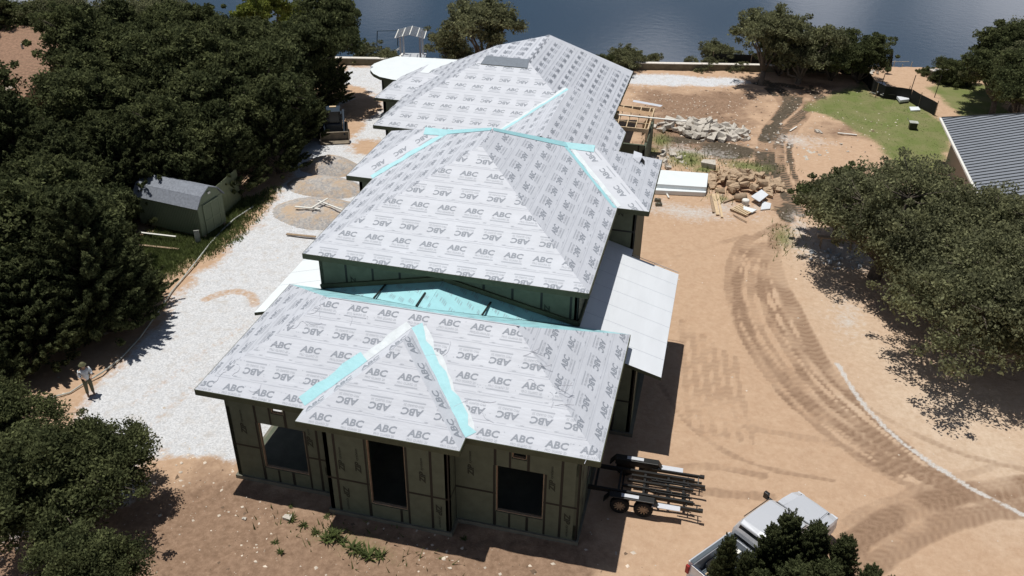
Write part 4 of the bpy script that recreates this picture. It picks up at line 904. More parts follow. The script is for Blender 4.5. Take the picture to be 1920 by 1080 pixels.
Ed = [('pel', 'wai'), ('wai', 'che'), ('che', 'nk0'), ('nk0', 'nk'), ('nk', 'hd0'), ('hd0', 'hd'), ('hd', 'hd2'), ('hd', 'nose')]
for s, n in ((1, 'l'), (-1, 'r')):
    N.update({n+'sh': ((.0, .18*s, 1.43), .07), n+'el': ((.06, .25*s, 1.16), .048), n+'wr': ((.30, .14*s, 1.12), .034), n+'pa': ((.37, .12*s, 1.13), (.04, .022)), n+'hp': ((0, .10*s, .90), .095), n+'kn': ((.03, .11*s, .50), .062), n+'an': ((0, .12*s, .10), .042), n+'to': ((.15, .14*s, .05), .042), n+'he': ((-.04, .12*s, .05), .04), n+'ear': ((.03, .10*s, 1.655), .018)})
    Ed += [('nk0', n+'sh'), (n+'sh', n+'el'), (n+'el', n+'wr'), (n+'wr', n+'pa'), ('pel', n+'hp'), (n+'hp', n+'kn'), (n+'kn', n+'an'), (n+'an', n+'to'), (n+'an', n+'he'), ('hd', n+'ear')]
    for k in range(4):
        N[f'{n}f{k}a'] = ((.42, s*(.09+.02*k), 1.135-.004*k), .009); N[f'{n}f{k}b'] = ((.45+(.012 if k in (1, 2) else 0), s*(.088+.02*k), 1.115), .008); N[f'{n}f{k}c'] = ((.455, s*(.088+.02*k), 1.09), .007)
        Ed += [(n+'pa', f'{n}f{k}a'), (f'{n}f{k}a', f'{n}f{k}b'), (f'{n}f{k}b', f'{n}f{k}c')]
    N[n+'t1'] = ((.37, s*.075, 1.15), .010); N[n+'t2'] = ((.41, s*.06, 1.16), .009); Ed += [(n+'pa', n+'t1'), (n+'t1', n+'t2')]
skinned('body', N, Ed, 'skin', P)
sh = {'pel': ((0, 0, .84), (.19, .15)), 'wai': ((0, 0, 1.08), (.175, .14)), 'che': ((.02, 0, 1.30), (.20, .155)), 'nk0': ((0, 0, 1.46), .10)}; se = [('pel', 'wai'), ('wai', 'che'), ('che', 'nk0')]
for s, n in ((1, 'l'), (-1, 'r')): sh.update({n+'sh': ((.0, .19*s, 1.425), .095), n+'el': ((.06, .26*s, 1.17), .072), n+'wr': ((.17, .2*s, 1.14), .06)}); se += [('nk0', n+'sh'), (n+'sh', n+'el'), (n+'el', n+'wr')]
skinned('shirt', sh, se, 'shirt', P)
tr = {'pel': ((0, 0, .92), (.165, .135))}; te = []
for s, n in ((1, 'l'), (-1, 'r')): tr.update({n+'hp': ((0, .10*s, .86), .115), n+'kn': ((.03, .11*s, .50), .085), n+'an': ((0, .12*s, .12), .07)}); te += [('pel', n+'hp'), (n+'hp', n+'kn'), (n+'kn', n+'an')]
skinned('trousers', tr, te, 'trouser', P)
def lathe(mb, prof, m, n=16, c=(0, 0, 0)):
    k = len(mb.v)
    for r, z in prof:
        for j in range(n): a = 6.28318*j/n; mb.v.append((c[0]+r*math.cos(a), c[1]+r*math.sin(a), c[2]+z))
    for i in range(len(prof)-1):
        for j in range(n): mb.f.append([k+i*n+j, k+i*n+(j+1) % n, k+(i+1)*n+(j+1) % n, k+(i+1)*n+j]); mb.m.append(mb.mi(m))
    e = k+(len(prof)-1)*n; mb.f.append([e+j for j in range(n)]); mb.m.append(mb.mi(m)); mb.f.append([k+j for j in range(n)][::-1]); mb.m.append(mb.mi(m))
mb = MB(); lathe(mb, [(.17, 0), (.175, .01), (.118, .025), (.112, .08), (.08, .12), (.02, .135)], 'cap2', c=(.035, 0, 1.68)); mb.build('hat', P, smooth=True)
# ------------------------------------------------------------------ vehicles
def loft(mb, secs, m, cap=True):
    n = len(secs[0]); k = len(mb.v)
    for s in secs: mb.v += [tuple(p) for p in s]
    for i in range(len(secs)-1):
        for j in range(n): mb.f.append([k+i*n+j, k+i*n+(j+1) % n, k+(i+1)*n+(j+1) % n, k+(i+1)*n+j]); mb.m.append(mb.mi(m))
    if cap:
        mb.f.append([k+j for j in range(n)][::-1]); mb.m.append(mb.mi(m)); e = k+(len(secs)-1)*n; mb.f.append([e+j for j in range(n)]); mb.m.append(mb.mi(m))
def wheel(parent, x, y, r, wd, side, rimm='chrome', spokes=8):
    mb = MB(); prof = [(r*.62, -wd/2), (r*.93, -wd/2), (r, -wd*.35), (r, wd*.35), (r*.93, wd/2), (r*.62, wd/2)]
    k = 0; n = 28; 
    for rr_, yy in prof:
        for j in range(n): a = 6.28318*j/n; mb.v.append((rr_*math.cos(a), yy, rr_*math.sin(a)))
    for i in range(len(prof)):
        for j in range(n): i2 = (i+1) % len(prof); mb.f.append([i*n+j, i2*n+j, i2*n+(j+1) % n, i*n+(j+1) % n]); mb.m.append(mb.mi('rubber'))
    ty = mb.build('wheel', parent, smooth=False); ty.location = (x, y, r)
    mb = MB(); s = side*wd*.28
    for j in range(spokes):
        a = 6.28318*j/spokes; mb.bar((0, s, 0), (r*.6*math.cos(a), s*1.1, r*.6*math.sin(a)), .05, .05, rimm)
    lathe2 = [(r*.62*math.cos(6.28318*j/20), r*.62*math.sin(6.28318*j/20)) for j in range(20)]
    for j in range(20): a = lathe2[j]; b = lathe2[(j+1) % 20]; mb.bar((a[0], s, a[1]), (b[0], s, b[1]), wd*.3, .03, 'chrome' if rimm == 'chrome' else 'black')
    mb.face([(p[0]*.98, 0, p[1]*.98) for p in lathe2], 'black'); mb.bar((0, s*.9, 0), (0, s*1.25, 0), .12, .12, rimm)
    mb.build('rim', ty)
    return ty
T = empty('pickup_truck', (18.35, -1.62, gz(19.5, 1)), math.radians(52), 'silver grey crew cab pickup truck with an open bed, partly hidden by junipers', 'pickup truck')
def sec(x, hw, z0, zt, crown=.04, sh=.93):
    return [(x, -hw*.93, z0), (x, -hw, z0+.18), (x, -hw, zt-.30), (x, -hw*.975, zt-.12), (x, -hw*sh, zt-.02), (x, -hw*.5, zt+crown), (x, 0, zt+crown*1.25), (x, hw*.5, zt+crown), (x, hw*sh, zt-.02), (x, hw*.975, zt-.12), (x, hw, zt-.30), (x, hw, z0+.18), (x, hw*.93, z0)]
mb = MB(); loft(mb, [sec(2.25, .98, .42, 1.18, 0), sec(4.55, .99, .42, 1.18, .0), sec(4.62, 1.0, .42, 1.17, .05), sec(5.3, 1.01, .42, 1.16, .07), sec(5.85, .99, .42, 1.12, .06), sec(6.12, .93, .42, 1.04, .05), sec(6.26, .80, .45, .92, .03)], 'silver'); mb.build('body', T, smooth=False, bevel=.02)
mb = MB(); mb.face([(4.75, -.62, 1.262), (5.95, -.55, 1.215), (5.95, .55, 1.215), (4.75, .62, 1.262)], 'silver')
for s in (1, -1): mb.bar((4.75, s*.66, 1.225), (6.02, s*.56, 1.155), .03, .05, 'silver')
mb.bar((5.98, -.62, 1.15), (5.98, .62, 1.15), .05, .02, 'dark'); mb.build('hood', T)
mb = MB(); cs = lambda x, hw, z: [(x, -hw, 1.16), (x, -hw+.02, z-.32), (x, -hw*.80, z-.03), (x, 0, z), (x, hw*.80, z-.03), (x, hw-.02, z-.32), (x, hw, 1.16)]
loft(mb, [[(2.28, -.93, 1.16), (2.30, -.90, 1.55), (2.42, -.72, 1.86), (2.42, 0, 1.90), (2.42, .72, 1.86), (2.30, .90, 1.55), (2.28, .93, 1.16)], cs(2.6, .94, 1.94), cs(3.4, .95, 1.96), cs(4.1, .95, 1.94), [(4.95, -.92, 1.17), (4.75, -.88, 1.40), (4.22, -.72, 1.86), (4.22, 0, 1.905), (4.22, .72, 1.86), (4.75, .88, 1.40), (4.95, .92, 1.17)]], 'silver')
mb.build('cab', T, bevel=.03)
mb = MB(); mb.face([(4.93, -.80, 1.235), (4.93, .80, 1.235), (4.28, .66, 1.86), (4.28, -.66, 1.86)], 'glass'); mb.build('windshield', T)
mb = MB(); mb.face([(2.275, .82, 1.25), (2.275, -.82, 1.25), (2.385, -.68, 1.82), (2.385, .68, 1.82)], 'glass'); mb.build('rear_window', T)
for s in (1, -1):
    for x0, x1, x2, x3 in ((2.55, 3.35, 3.35, 2.62), (3.45, 4.62, 4.15, 3.45)):
        mb = MB(); mb.face([(x0, s*.955, 1.22), (x1, s*.955, 1.22), (x2, s*.80, 1.84), (x3, s*.80, 1.84)][::s], 'glass'); mb.build('side_window', T)
    mb = MB(); mb.box((4.72, s*1.12, 1.30), (.08, .22, .06), 'black'); mb.box((4.70, s*1.27, 1.38), (.14, .20, .28), 'black'); mb.build('side_mirror', T, bevel=.02)
    mb = MB(); mb.bar((2.7, s*.80, 1.93), (4.1, s*.80, 1.93), .03, .015, 'black'); mb.build('roof_trim', T)
    mb = MB(); mb.box((6.17, s*.72, .92), (.14, .3, .16), 'alu'); mb.build('headlight', T, bevel=.02); mb = MB(); mb.box((.04, s*.90, 1.0), (.08, .14, .36), 'red'); mb.build('taillight', T, bevel=.01)
    for x in (1.15, 5.15): wheel(T, x, s*.88, .39, .27, s)
    mb = MB(); mb.tube([(.62, s*.98, .75), (.78, s*1.01, .95), (1.15, s*1.03, 1.04), (1.52, s*1.01, .95), (1.68, s*.98, .75)], [.05, .07, .08, .07, .05], 'silver', 8); mb.build('wheel_flare', T, smooth=True)
mb = MB(); mb.box((1.2, 0, .72), (2.1, 1.45, .06), 'bedl')
for k in range(9): mb.box((1.2, -.64+k*.16, .765), (2.05, .06, .03), 'bedl')
mb.build('bed_floor', T)
for s in (1, -1): mb = MB(); mb.box((1.2, s*.86, .88), (2.14, .24, .84), 'silver'); mb.box((1.2, s*.84, 1.315), (2.14, .16, .03), 'bedl'); mb.box((1.15, s*.68, .86), (.8, .2, .2), 'bedl'); mb.build('bed_side', T, bevel=.02)
mb = MB(); mb.box((.09, 0, .95), (.09, 1.55, .66), 'silver'); mb.box((.09, 0, 1.29), (.1, 1.56, .03), 'chrome'); mb.build('tailgate', T, bevel=.015)
mb = MB(); mb.box((-.06, 0, .58), (.18, 1.8, .2), 'chrome'); mb.build('rear_bumper', T, bevel=.03)
def tl(x, y, z): c, s = math.cos(math.radians(52)), math.sin(math.radians(52)); return (18.35+c*x-s*y, -1.62+s*x+c*y, z+T.location.z)
mb = MB(); mb.bar(tl(.45, .45, .82), tl(1.6, .25, 1.15), .05, .04, 'lumber'); mb.bar(tl(.42, .35, .82), tl(1.65, .15, 1.12), .05, .04, 'alu'); tag(mb.build('tool_handles'), 'pair of pale tool handles lying in the truck bed', 'tools')
mb = MB(); lathe(mb, [(.1, 0), (.3, 0), (.33, .1), (.3, .2), (.1, .2)], 'rubber', c=tl(.95, .42, .8)); tag(mb.build('spare_tyre', smooth=False), 'spare tyre lying in the shaded side of the truck bed', 'tyre')
mb = MB(); mb.box(tl(1.75, .25, 1.15), (.28, .24, .3), 'whitewood', rz=.9); tag(mb.build('paper_box', bevel=.01), 'small white box near the front of the truck bed', 'box')
mb = MB(); mb.box(tl(.8, -.35, .9), (.7, .5, .25), 'osb', rz=.7); tag(mb.build('cardboard_box', bevel=.01), 'tan cardboard box on the right side of the truck bed', 'box')
# trailer
R0 = empty('utility_trailer', (15.4, 3.07, gz(16.5, 3)), math.radians(1.5), 'black tandem axle trailer frame with pale fender plates, half under the eave shadow', 'trailer')
mb = MB()
for y in (-.62, .62): mb.box((-.2, y, .62), (4.9, .10, .16), 'black')
for y in (-.28, .05, .34): mb.box((.9+y, y, .66), (2.5+y, .09, .10), 'black')
for x in (-2.4, -1.5, -.6, .35, 1.25, 1.85): mb.box((x, 0, .60), (.09, 1.32, .10), 'black')
mb.bar((-2.6, -.6, .62), (-4.0, 0, .6), .1, .12, 'black'); mb.bar((-2.6, .6, .62), (-4.0, 0, .6), .1, .12, 'black'); mb.build('frame', R0)
for s in (1, -1):
    mb = MB(); mb.box((-.05, s*1.06, .86), (1.7, .30, .05), 'black'); mb.bar((.78, s*1.06, .86), (1.0, s*1.06, .55), .30, .05, 'black'); mb.bar((-.88, s*1.06, .86), (-1.1, s*1.06, .55), .30, .05, 'black'); mb.box((-.05, s*.93, .72), (1.7, .03, .26), 'black'); mb.build('fender', R0, bevel=.02)
    mb = MB(); mb.box((-.12, s*1.06, .90), (.66, .17, .015), 'alu'); mb.build('fender_plate', R0); mb = MB(); mb.box((1.25, s*1.06, .66), (1.05, .25, .03), 'alu'); mb.tube([(.95, s*1.06, .67), (.95, s*1.06, .70)], .03, 'black'); mb.build('fender_plate', R0)
    mb = MB(); mb.box((1.5, s*.92, .60), (1.9, .08, .12), 'black'); mb.box((2.1, s*.78, .42), (.9, .06, .08), 'black'); mb.bar((2.0, s*.78, .6), (2.0, s*.5, .6), .04, .04, 'black'); mb.bar((2.4, s*.92, .6), (2.4, s*.55, .5), .04, .04, 'black'); mb.bar((2.1, s*.55, .5), (2.55, s*.55, .5), .04, .04, 'black'); mb.bar((2.45, s*.92, .62), (2.62, s*.92, .62), .14, .1, 'black'); mb.build('side_rail', R0)
    for x in (-.48, .42): wheel(R0, x, s*1.05, .37, .22, s, 'wood2', 10)
    mb = MB(); 
    for x in (-.48, .42): mb.bar((x, 0, .37), (x, s*1.0, .37), .07, .07, 'black')
    mb.build('axle', R0)
mb = MB()
for y in (-.45, -.33, .15, .27): mb.bar((.6, y, .74), (2.1, y, .74), .05, .06, 'black')
for x in (.8, 1.4, 2.0): mb.bar((x, -.47, .77), (x, -.31, .77), .04, .03, 'black'); mb.bar((x, .13, .77), (x, .29, .77), .04, .03, 'black')
mb.build('ramp', R0)
# tracked loader
Lo = empty('skid_steer_loader', (-11.3, 34.9, gz(-11, 34)), math.radians(-66), 'dark tracked skid steer loader with a wide rusty bucket facing the house drive', 'loader')
for s in (1, -1):
    mb = MB(); pr = [(-1.25, .25), (-1.05, .05), (.75, .05), (1.0, .3), (.8, .62), (-.2, .72), (-1.1, .66)]
    loft(mb, [[(x, s*.62, z) for x, z in pr], [(x, s*.98, z) for x, z in pr]], 'rubber'); o = mb.build('track', Lo, bevel=.03)
    mb = MB(); mb.bar((-1.1, s*.72, 1.55), (.75, s*.72, 1.15), .13, .18, 'navy'); mb.bar((.72, s*.72, 1.18), (1.25, s*.72, .45), .13, .16, 'navy'); mb.bar((-1.1, s*.72, 1.55), (-1.2, s*.7, .75), .13, .2, 'navy'); mb.build('lift_arm', Lo, bevel=.015)
mb = MB(); mb.box((-.35, 0, .75), (1.9, 1.2, .7), 'navy'); mb.box((-1.1, 0, 1.15), (.6, 1.2, .5), 'navy'); mb.build('body', Lo, bevel=.04)
mb = MB()
for x, y in ((.55, .5), (.55, -.5), (-.75, .5), (-.75, -.5)): mb.bar((x, y, 1.0), (x*.85, y*.9, 2.0), .07, .07, 'black')
mb.box((-.1, 0, 2.03), (1.25, 1.02, .07), 'navy'); mb.box((-.1, 0, 1.5), (1.0, .84, .95), 'glass'); mb.box((-.4, 0, 2.10), (.25, .5, .08), 'lumber'); mb.build('cab', Lo, bevel=.02)
mb = MB(); bp_ = [(1.15, .08), (1.9, .04), (1.92, .08), (1.3, .2), (1.22, .6), (1.45, .78), (1.4, .82), (1.1, .62)]
loft(mb, [[(x, -1.02, z) for x, z in bp_], [(x, 1.02, z) for x, z in bp_]], 'bucket')
for s in (1, -1): loft(mb, [[(x, s*1.0, z) for x, z in ((1.12, .08), (1.9, .04), (1.45, .8), (1.1, .65))], [(x, s*1.05, z) for x, z in ((1.12, .08), (1.9, .04), (1.45, .8), (1.1, .65))]], 'bucket')
mb.build('bucket', Lo)
# ------------------------------------------------------------------ neighbours: shed, fence, roofs
Sh = empty('garden_shed', (-11.95, 17.35, gz(-12, 17)), math.radians(-8), 'small olive garden shed with a grey gambrel roof among the dark trees', 'shed')
mb = MB(); mb.box((-2.3, 1.1, 1.15), (4.6, 2.2, 1.9), 'shedw')
for k in range(38): mb.box((-4.55+k*.122, -.004, 1.15), (.018, .02, 1.88), 'shedt')
loft(mb, [[(-4.58, .02, 2.1), (-4.58, .38, 2.62), (-4.58, 1.1, 2.95), (-4.58, 1.82, 2.62), (-4.58, 2.18, 2.1)], [(-.02, .02, 2.1), (-.02, .38, 2.62), (-.02, 1.1, 2.95), (-.02, 1.82, 2.62), (-.02, 2.18, 2.1)]], 'shedw'); mb.build('wall', Sh)
mb = MB()
for a, b in (((-.14, 2.03), (.36, 2.64)), ((.36, 2.64), (1.1, 3.0)), ((1.84, 2.64), (1.1, 3.0)), ((2.34, 2.03), (1.84, 2.64))):
    mb.bar((-2.3, a[0], a[1]), (-2.3, b[0], b[1]), 4.8, .05, 'shedr')
mb.build('roof', Sh)
mb = MB(); mb.box((.02, 1.1, 1.15), (.05, 1.35, 1.75), 'shedw'); 
for y in (.42, 1.1, 1.78): mb.box((.05, y, 1.15), (.03, .07, 1.8), 'shedt')
for z in (.27, 1.0, 2.03): mb.box((.05, 1.1, z), (.035, 1.42, .07), 'shedt')
mb.build('door', Sh); mb = MB(); mb.box((.05, 1.1, 2.6), (.03, .22, .12), 'whitewood'); mb.build('vent', Sh)
mb = MB(); mb.box((-2.3, .2, .1), (4.7, .15, .2), 'wood2'); mb.box((-2.3, 2.0, .1), (4.7, .15, .2), 'wood2'); mb.build('skid', Sh)
mb = MB(); mb.box((-12.0, 16.9, .4), (.3, .06, .9), 'pipe', rz=.5); tag(mb.build('metal_sheet', bevel=.01), 'small pale metal sheet leaning at the shed corner', 'sheet')
mb = MB(); mb.bar((-15.6, 16.6, .35), (-13.3, 16.7, .35), .12, .05, 'whitewood'); mb.bar((-15.2, 15.6, .12), (-12.6, 15.8, .1), .14, .05, 'wood2'); tag(mb.build('board'), 'pale board lying in the grass before the garden shed', 'board')
def board_fence(name, a, b, h, lab, cat='fence'):
    e = empty(name, (a[0], a[1], 0), 0, lab, cat); L = math.dist(a, b); d = ((b[0]-a[0])/L, (b[1]-a[1])/L); ang = math.atan2(d[1], d[0])
    mb = MB(); n = int(L/.15)
    for k in range(n): mb.box((d[0]*(k+.5)*.15, d[1]*(k+.5)*.15, h/2+random.random()*.02), (.135, .025, h), 'fence', ang)
    mb.build('board_panel', e)
    for k in range(int(L/2.2)+1): q = min(L, k*2.2); mb = MB(); mb.box((d[0]*q-d[1]*.06, d[1]*q+d[0]*.06, h/2), (.1, .1, h), 'fence', ang); mb.build('post', e)
    return e
board_fence('board_fence', (-12.35, 19.9), (-12.55, 22.9), 2.15, 'olive board fence panel standing behind the garden shed')
# brown shingle house top left
Bh = empty('brown_house', (-43, 34.5, 0), 0, 'house with a brown shingle roof at the upper left, mostly hidden by trees', 'house')
mb = MB(); mb.prism([(-9, -4.2), (7.2, -4.2), (7.2, 4.6), (-9, 4.6)], -1, 2.6, 'brick'); mb.build('wall', Bh)
mb = MB(); rz_ = [(-10, -5, 2.5), (8, -5, 2.5), (8, 5.4, 2.5), (-10, 5.4, 2.5)]; ra, rb2 = (-6, 5, 4.6), (7.6, 5, 4.6)
mb.face([(-10, -5.5, 2.0), (9, -5.5, 2.0), (7.6, 4.9, 4.55), (-8, 6.3, 4.7)], 'brownroof'); mb.face([(-8, 6.3, 4.7), (7.6, 4.9, 4.55), (8, 8, 2.8), (-10, 9, 2.8)], 'brownroof'); mb.face([(9, -5.5, 2.0), (8, 8, 2.8), (7.6, 4.9, 4.55)], 'brownroof')
for k in range(26):
    t_ = k/26; a = np.array((-10, -5.5, 2.0))*(1-t_)+np.array((-8, 6.3, 4.7))*t_; b = np.array((9, -5.5, 2.0))*(1-t_)+np.array((7.6, 4.9, 4.55))*t_; mb.bar(a+(0, 0, .012), b+(0, 0, .012), .03, .02, 'wood2')
mb.build('roof', Bh)
for x, y in ((.5, 1.5), (4.0, 2.0), (-2, -1.0)): mb = MB(); z = 2.0+(y+5.5)*.235; mb.tube([(x, y, z), (x, y, z+.45)], .09, 'pipe', 8); mb.build('roof_vent', Bh)
# grey metal roof house
Mh = empty('metal_roof_house', (32.1, 26, 0), 0, 'house with a grey standing seam metal roof behind the great oaks on the right', 'house')
mb = MB(); mb.prism([(.9, .8), (16, .8), (16, 15.6), (.9, 15.6)], -.3, 3.0, 'brick'); mb.build('wall', Mh)
mz_ = lambda x: 3.15+.30*x
mb = MB(); mb.face([(0, 0, mz_(0)), (8.5, 0, mz_(8.5)), (8.5, 13.2, mz_(8.5)), (0, 16.4, mz_(0))], 'metalroof'); mb.face([(8.5, 0, mz_(8.5)), (17, 0, 3.15), (17, 16.4, 3.15), (8.5, 13.2, mz_(8.5))], 'metalroof'); mb.face([(0, 16.4, mz_(0)), (8.5, 13.2, mz_(8.5)), (17, 16.4, 3.15)], 'metalroof'); mb.face([(0, 0, 3.1), (0, 16.4, 3.1), (17, 16.4, 3.1), (17, 0, 3.1)], 'soffit')
for k in range(37):
    y = .15+k*.44; xe = 8.5 if y < 13.2 else 8.5*(16.4-y)/3.2
    if xe > .2: mb.bar((0, y, mz_(0)+.025), (xe, y, mz_(xe)+.025), .045, .05, 'dkline')
mb.build('roof', Mh); mb = MB(); mb.bar((-.08, 0, 3.1), (-.08, 16.4, 3.1), .14, .12, 'whitewood'); mb.bar((0, 16.45, 3.15), (8.5, 13.25, mz_(8.5)), .06, .12, 'dkline'); mb.build('gutter', Mh)
# ------------------------------------------------------------------ walls, fences, dock
def wl(name, x0, x1, h, th, lab, off=0, capm='cap'):
    e = empty(name, (x0, wall_y(x0)+off, 0), math.atan(.237), lab, 'wall'); L = (x1-x0)*math.hypot(1, .237)
    mb = MB(); mb.box((L/2, 0, h/2-.5), (L, th, h+1), 'stone'); mb.build('wall_body', e); mb = MB(); n = int(L/3)
    for k in range(n): mb.box(((k+.5)*L/n, 0, h+.03), (L/n-.01, th+.08, .06), capm)
    mb.build('cap_stone', e); return e
wl('retaining_wall', -26, 26.8, .55, .4, 'long low stone retaining wall with a pale cap along the lake bank')
q0, q1 = G(1742, 149), G(1818, 146); mb = MB(); e = empty('low_wall', (q0[0], q0[1], 0), math.atan2(q1[1]-q0[1], q1[0]-q0[0]), 'short pale capped wall at the right of the lake bank', 'wall'); L = math.dist(q0[:2], q1[:2]); mb.box((L/2, 0, .3), (L, .4, 1.0), 'stone'); mb.build('wall_body', e); mb = MB(); mb.box((L/2, 0, .84), (L, .6, .09), 'cap'); mb.build('cap_stone', e)
def silt(name, pts, h, lab, postm='wood2'):
    e = empty(name, (pts[0][0], pts[0][1], 0), 0, lab, 'silt fence'); mb = MB(); p0 = pts[0]; P_ = smooth(pts, 1)
    for a, b in zip(P_[:-1], P_[1:]): 
        za, zb = gz(*a), gz(*b); mb.bar((a[0]-p0[0], a[1]-p0[1], za+h/2), (b[0]-p0[0], b[1]-p0[1], zb+h/2), .02, h+.1, 'silt')
    mb.build('fabric', e)
    for a in pts: mb = MB(); mb.box((a[0]-p0[0], a[1]-p0[1], gz(*a)+h*.62), (.05, .05, h*1.25), postm); mb.build('stake', e)
silt('silt_fence', [G(1600, 145)[:2], G(1622, 152)[:2], G(1641, 183)[:2], G(1700, 188)[:2], G(1722, 200)[:2], G(1752, 218)[:2]], 1.05, 'black silt fence zigzagging round the small lawn')
silt('silt_fence', [(15.5, wall_y(15.5)+.9), (19, wall_y(19)+.9), (22.5, wall_y(22.5)+.9), (26, wall_y(26)+.9), (29, 60.9)], 1.2, 'straight black silt fence behind the stone retaining wall')
for k, (a, b, h) in enumerate(((1651, 165, 1.3), (1707, 172, 1.5), (1752, 182, 1.9))): g = G(a, b); mb = MB(); mb.tube([(g[0], g[1], gz(g[0], g[1])-.1), (g[0]+.1, g[1], h)], .035, 'black'); tag(mb.build('thin_post'), ('thin dark post nearest the big silt fence corner', 'thin dark post standing in the middle of the dirt platform', 'tallest thin dark post right of the dirt platform')[k], 'post')
g = G(1668, 150); U = empty('closed_umbrella', (g[0], g[1]+2, -.5), 0, 'closed dark umbrella standing by the lake bank', 'umbrella'); mb = MB(); mb.tube([(0, 0, 0), (0, 0, 2.6)], .03, 'black'); mb.build('pole', U); mb = MB(); lathe(mb, [(.05, .6), (.28, .8), (.22, 1.6), (.10, 2.5), (.02, 2.75)], 'silt', 10); mb.build('canopy', U)
D = empty('boat_dock', (-21.2, 79.0, -8), math.radians(14), 'small white boat dock shelter standing in the lake beyond the flat canopy', 'dock'); D.scale = (.8, .8, .72)
mb = MB(); mb.box((0, 0, .5), (4, 5, .2), 'dock'); mb.build('deck', D)
for x in (-1.5, 1.5):
    for y in (-2, 2): mb = MB(); mb.box((x, y, 2.6), (.28, .28, 4.4), 'dock'); mb.build('post', D)
mb = MB()
for k in range(9): y = -2.4+k*.6; mb.bar((-2.2, y, 4.7), (0, y, 5.3), .08, .1, 'dock'); mb.bar((2.2, y, 4.7), (0, y, 5.3), .08, .1, 'dock')
for x, z in ((-2.2, 4.7), (0, 5.3), (2.2, 4.7), (-1.1, 5.0), (1.1, 5.0)): mb.bar((x, -2.5, z), (x, 2.5, z), .12, .1, 'whitewood')
mb.build('roof_frame', D); mb = MB()
for s in (-.5, .5): mb.bar((-1.5, s-3, 3.2), (-5.2, s-5, .9), .07, .07, 'whitewood'); mb.bar((-1.2, s-3.2, 2.0), (-4.4, s-5.6, .6), .1, .1, 'whitewood')
mb.build('handrail', D); mb = MB()
for k in range(6): mb.box((-1.2-.25*k, -3.2, 2.2-.25*k), (.3, .9, .06), 'whitewood')
mb.build('stair', D)
mb = MB()
for x, y in ((-28, 84), (-25.5, 85)): mb.tube([(x, y, -9), (x+.3, y, -6.0)], .06, 'dockdk'); 
mb.bar((-27.7, 84, -6.05), (-25.2, 85, -6.05), .06, .06, 'dockdk'); tag(mb.build('lift_frame'), 'thin dark boat lift frame in the lake left of the white dock', 'boat lift')
g = G(1693, 140); mb = MB()
for k in range(5): mb.tube([(g[0]-1.5+k*.8, g[1]+6, -6), (g[0]-1.5+k*.8, g[1]+6, -.4-.3*(k % 2))], .04, 'pipe')
mb.bar((g[0]-1.8, g[1]+6, -1.2), (g[0]+2, g[1]+6, -1.0), .05, .05, 'pipe'); mb.bar((g[0]-1.8, g[1]+6, -.7), (g[0]+1.5, g[1]+6.4, -.5), .05, .05, 'pipe'); tag(mb.build('dock_rail'), 'thin metal rail at the head of the lakeside steps on the right', 'railing')
# ------------------------------------------------------------------ heaps, stones, boards and debris
def rock_mesh(seed, m, blocky=False):
    r = np.random.default_rng(seed); bm = bmesh.new()
    if blocky:
        bmesh.ops.create_cube(bm, size=1.0)
        for v in bm.verts: v.co = Vector((v.co.x*1.2, v.co.y*.8, v.co.z*.55))+Vector(r.normal(size=3)*.11)
    else:
        bmesh.ops.create_icosphere(bm, subdivisions=2, radius=.5); ax = r.normal(size=(7, 3)); ax /= np.linalg.norm(ax, axis=1)[:, None]; dd = .26+.2*r.random(7)
        for v in bm.verts:
            for a, d in zip(ax, dd):
                k = v.co.dot(Vector(a))
                if k > d: v.co -= Vector(a)*(k-d)
            v.co.z *= .75
    me = bpy.data.meshes.new('rock'); bm.to_mesh(me); bm.free(); me.materials.append(MT[m]); return me
RM = {m: [rock_mesh(i+40*j, m, bl) for i in range(5)] for j, (m, bl) in enumerate((('rock', True), ('rock2', True), ('rock3', False)))}
def rocks(m, n, px, py, rx, ry, hh, s0, s1, lab, grp, seed):
    r = random.Random(seed); c = G(px, py)
    for k in range(n):
        a = r.random()*6.283; q = r.random()**.6; x = c[0]+math.cos(a)*rx*q; y = c[1]+math.sin(a)*ry*q; s = r.uniform(s0, s1)
        o = bpy.data.objects.new('rock', r.choice(RM[m])); COL.objects.link(o); o.location = (x, y, gz(x, y)+hh*(1-q**1.5)+s*.15); o.scale = (s, s*r.uniform(.7, 1.1), s); o.rotation_euler = (r.uniform(-.5, .5), r.uniform(-.5, .5), r.random()*6.28); tag(o, lab, 'rock', grp)
rocks('rock', 95, 1315, 246, 3.8, 2.0, .45, .22, .68, 'pale limestone rock in the long white heap beside the framed porch', 'rocks of the white heap', 1)
rocks('rock', 20, 1250, 305, 1.6, 2.4, .05, .12, .38, 'small pale stone scattered between the weeds near the house', 'stones among the weeds', 2)
rocks('rock2', 100, 1388, 345, 2.9, 2.0, .7, .28, .55, 'brown block of rock in the heap beside the dismantled pallets', 'rocks of the brown heap', 3)
rocks('rock3', 30, 1567, 487, 1.6, 1.1, .15, .15, .4, 'blue grey rock in the loose pile in the shade of the great oak', 'rocks under the great oak', 4)
rocks('rock', 25, 1640, 440, 3.4, 1.8, .1, .2, .5, 'pale rock lying under the great oak in dappled light', 'pale rocks under the oak', 5)
rocks('rock', 20, 1500, 262, 5.5, 3.2, .02, .1, .28, 'small pale stone strewn along the muddy track', 'stones by the muddy track', 6)
rocks('rock', 6, 1630, 135, 1.2, .9, .1, .2, .45, 'pale stone in the small pile by the silt fence corner', 'stones by the silt fence', 8)
def one_rock(px, py, s, lab, m='rock'): g = G(px, py); o = bpy.data.objects.new('rock', RM[m][1]); COL.objects.link(o); o.location = (g[0], g[1], gz(g[0], g[1])+s*.2); o.scale = (s, s, s); tag(o, lab, 'rock')
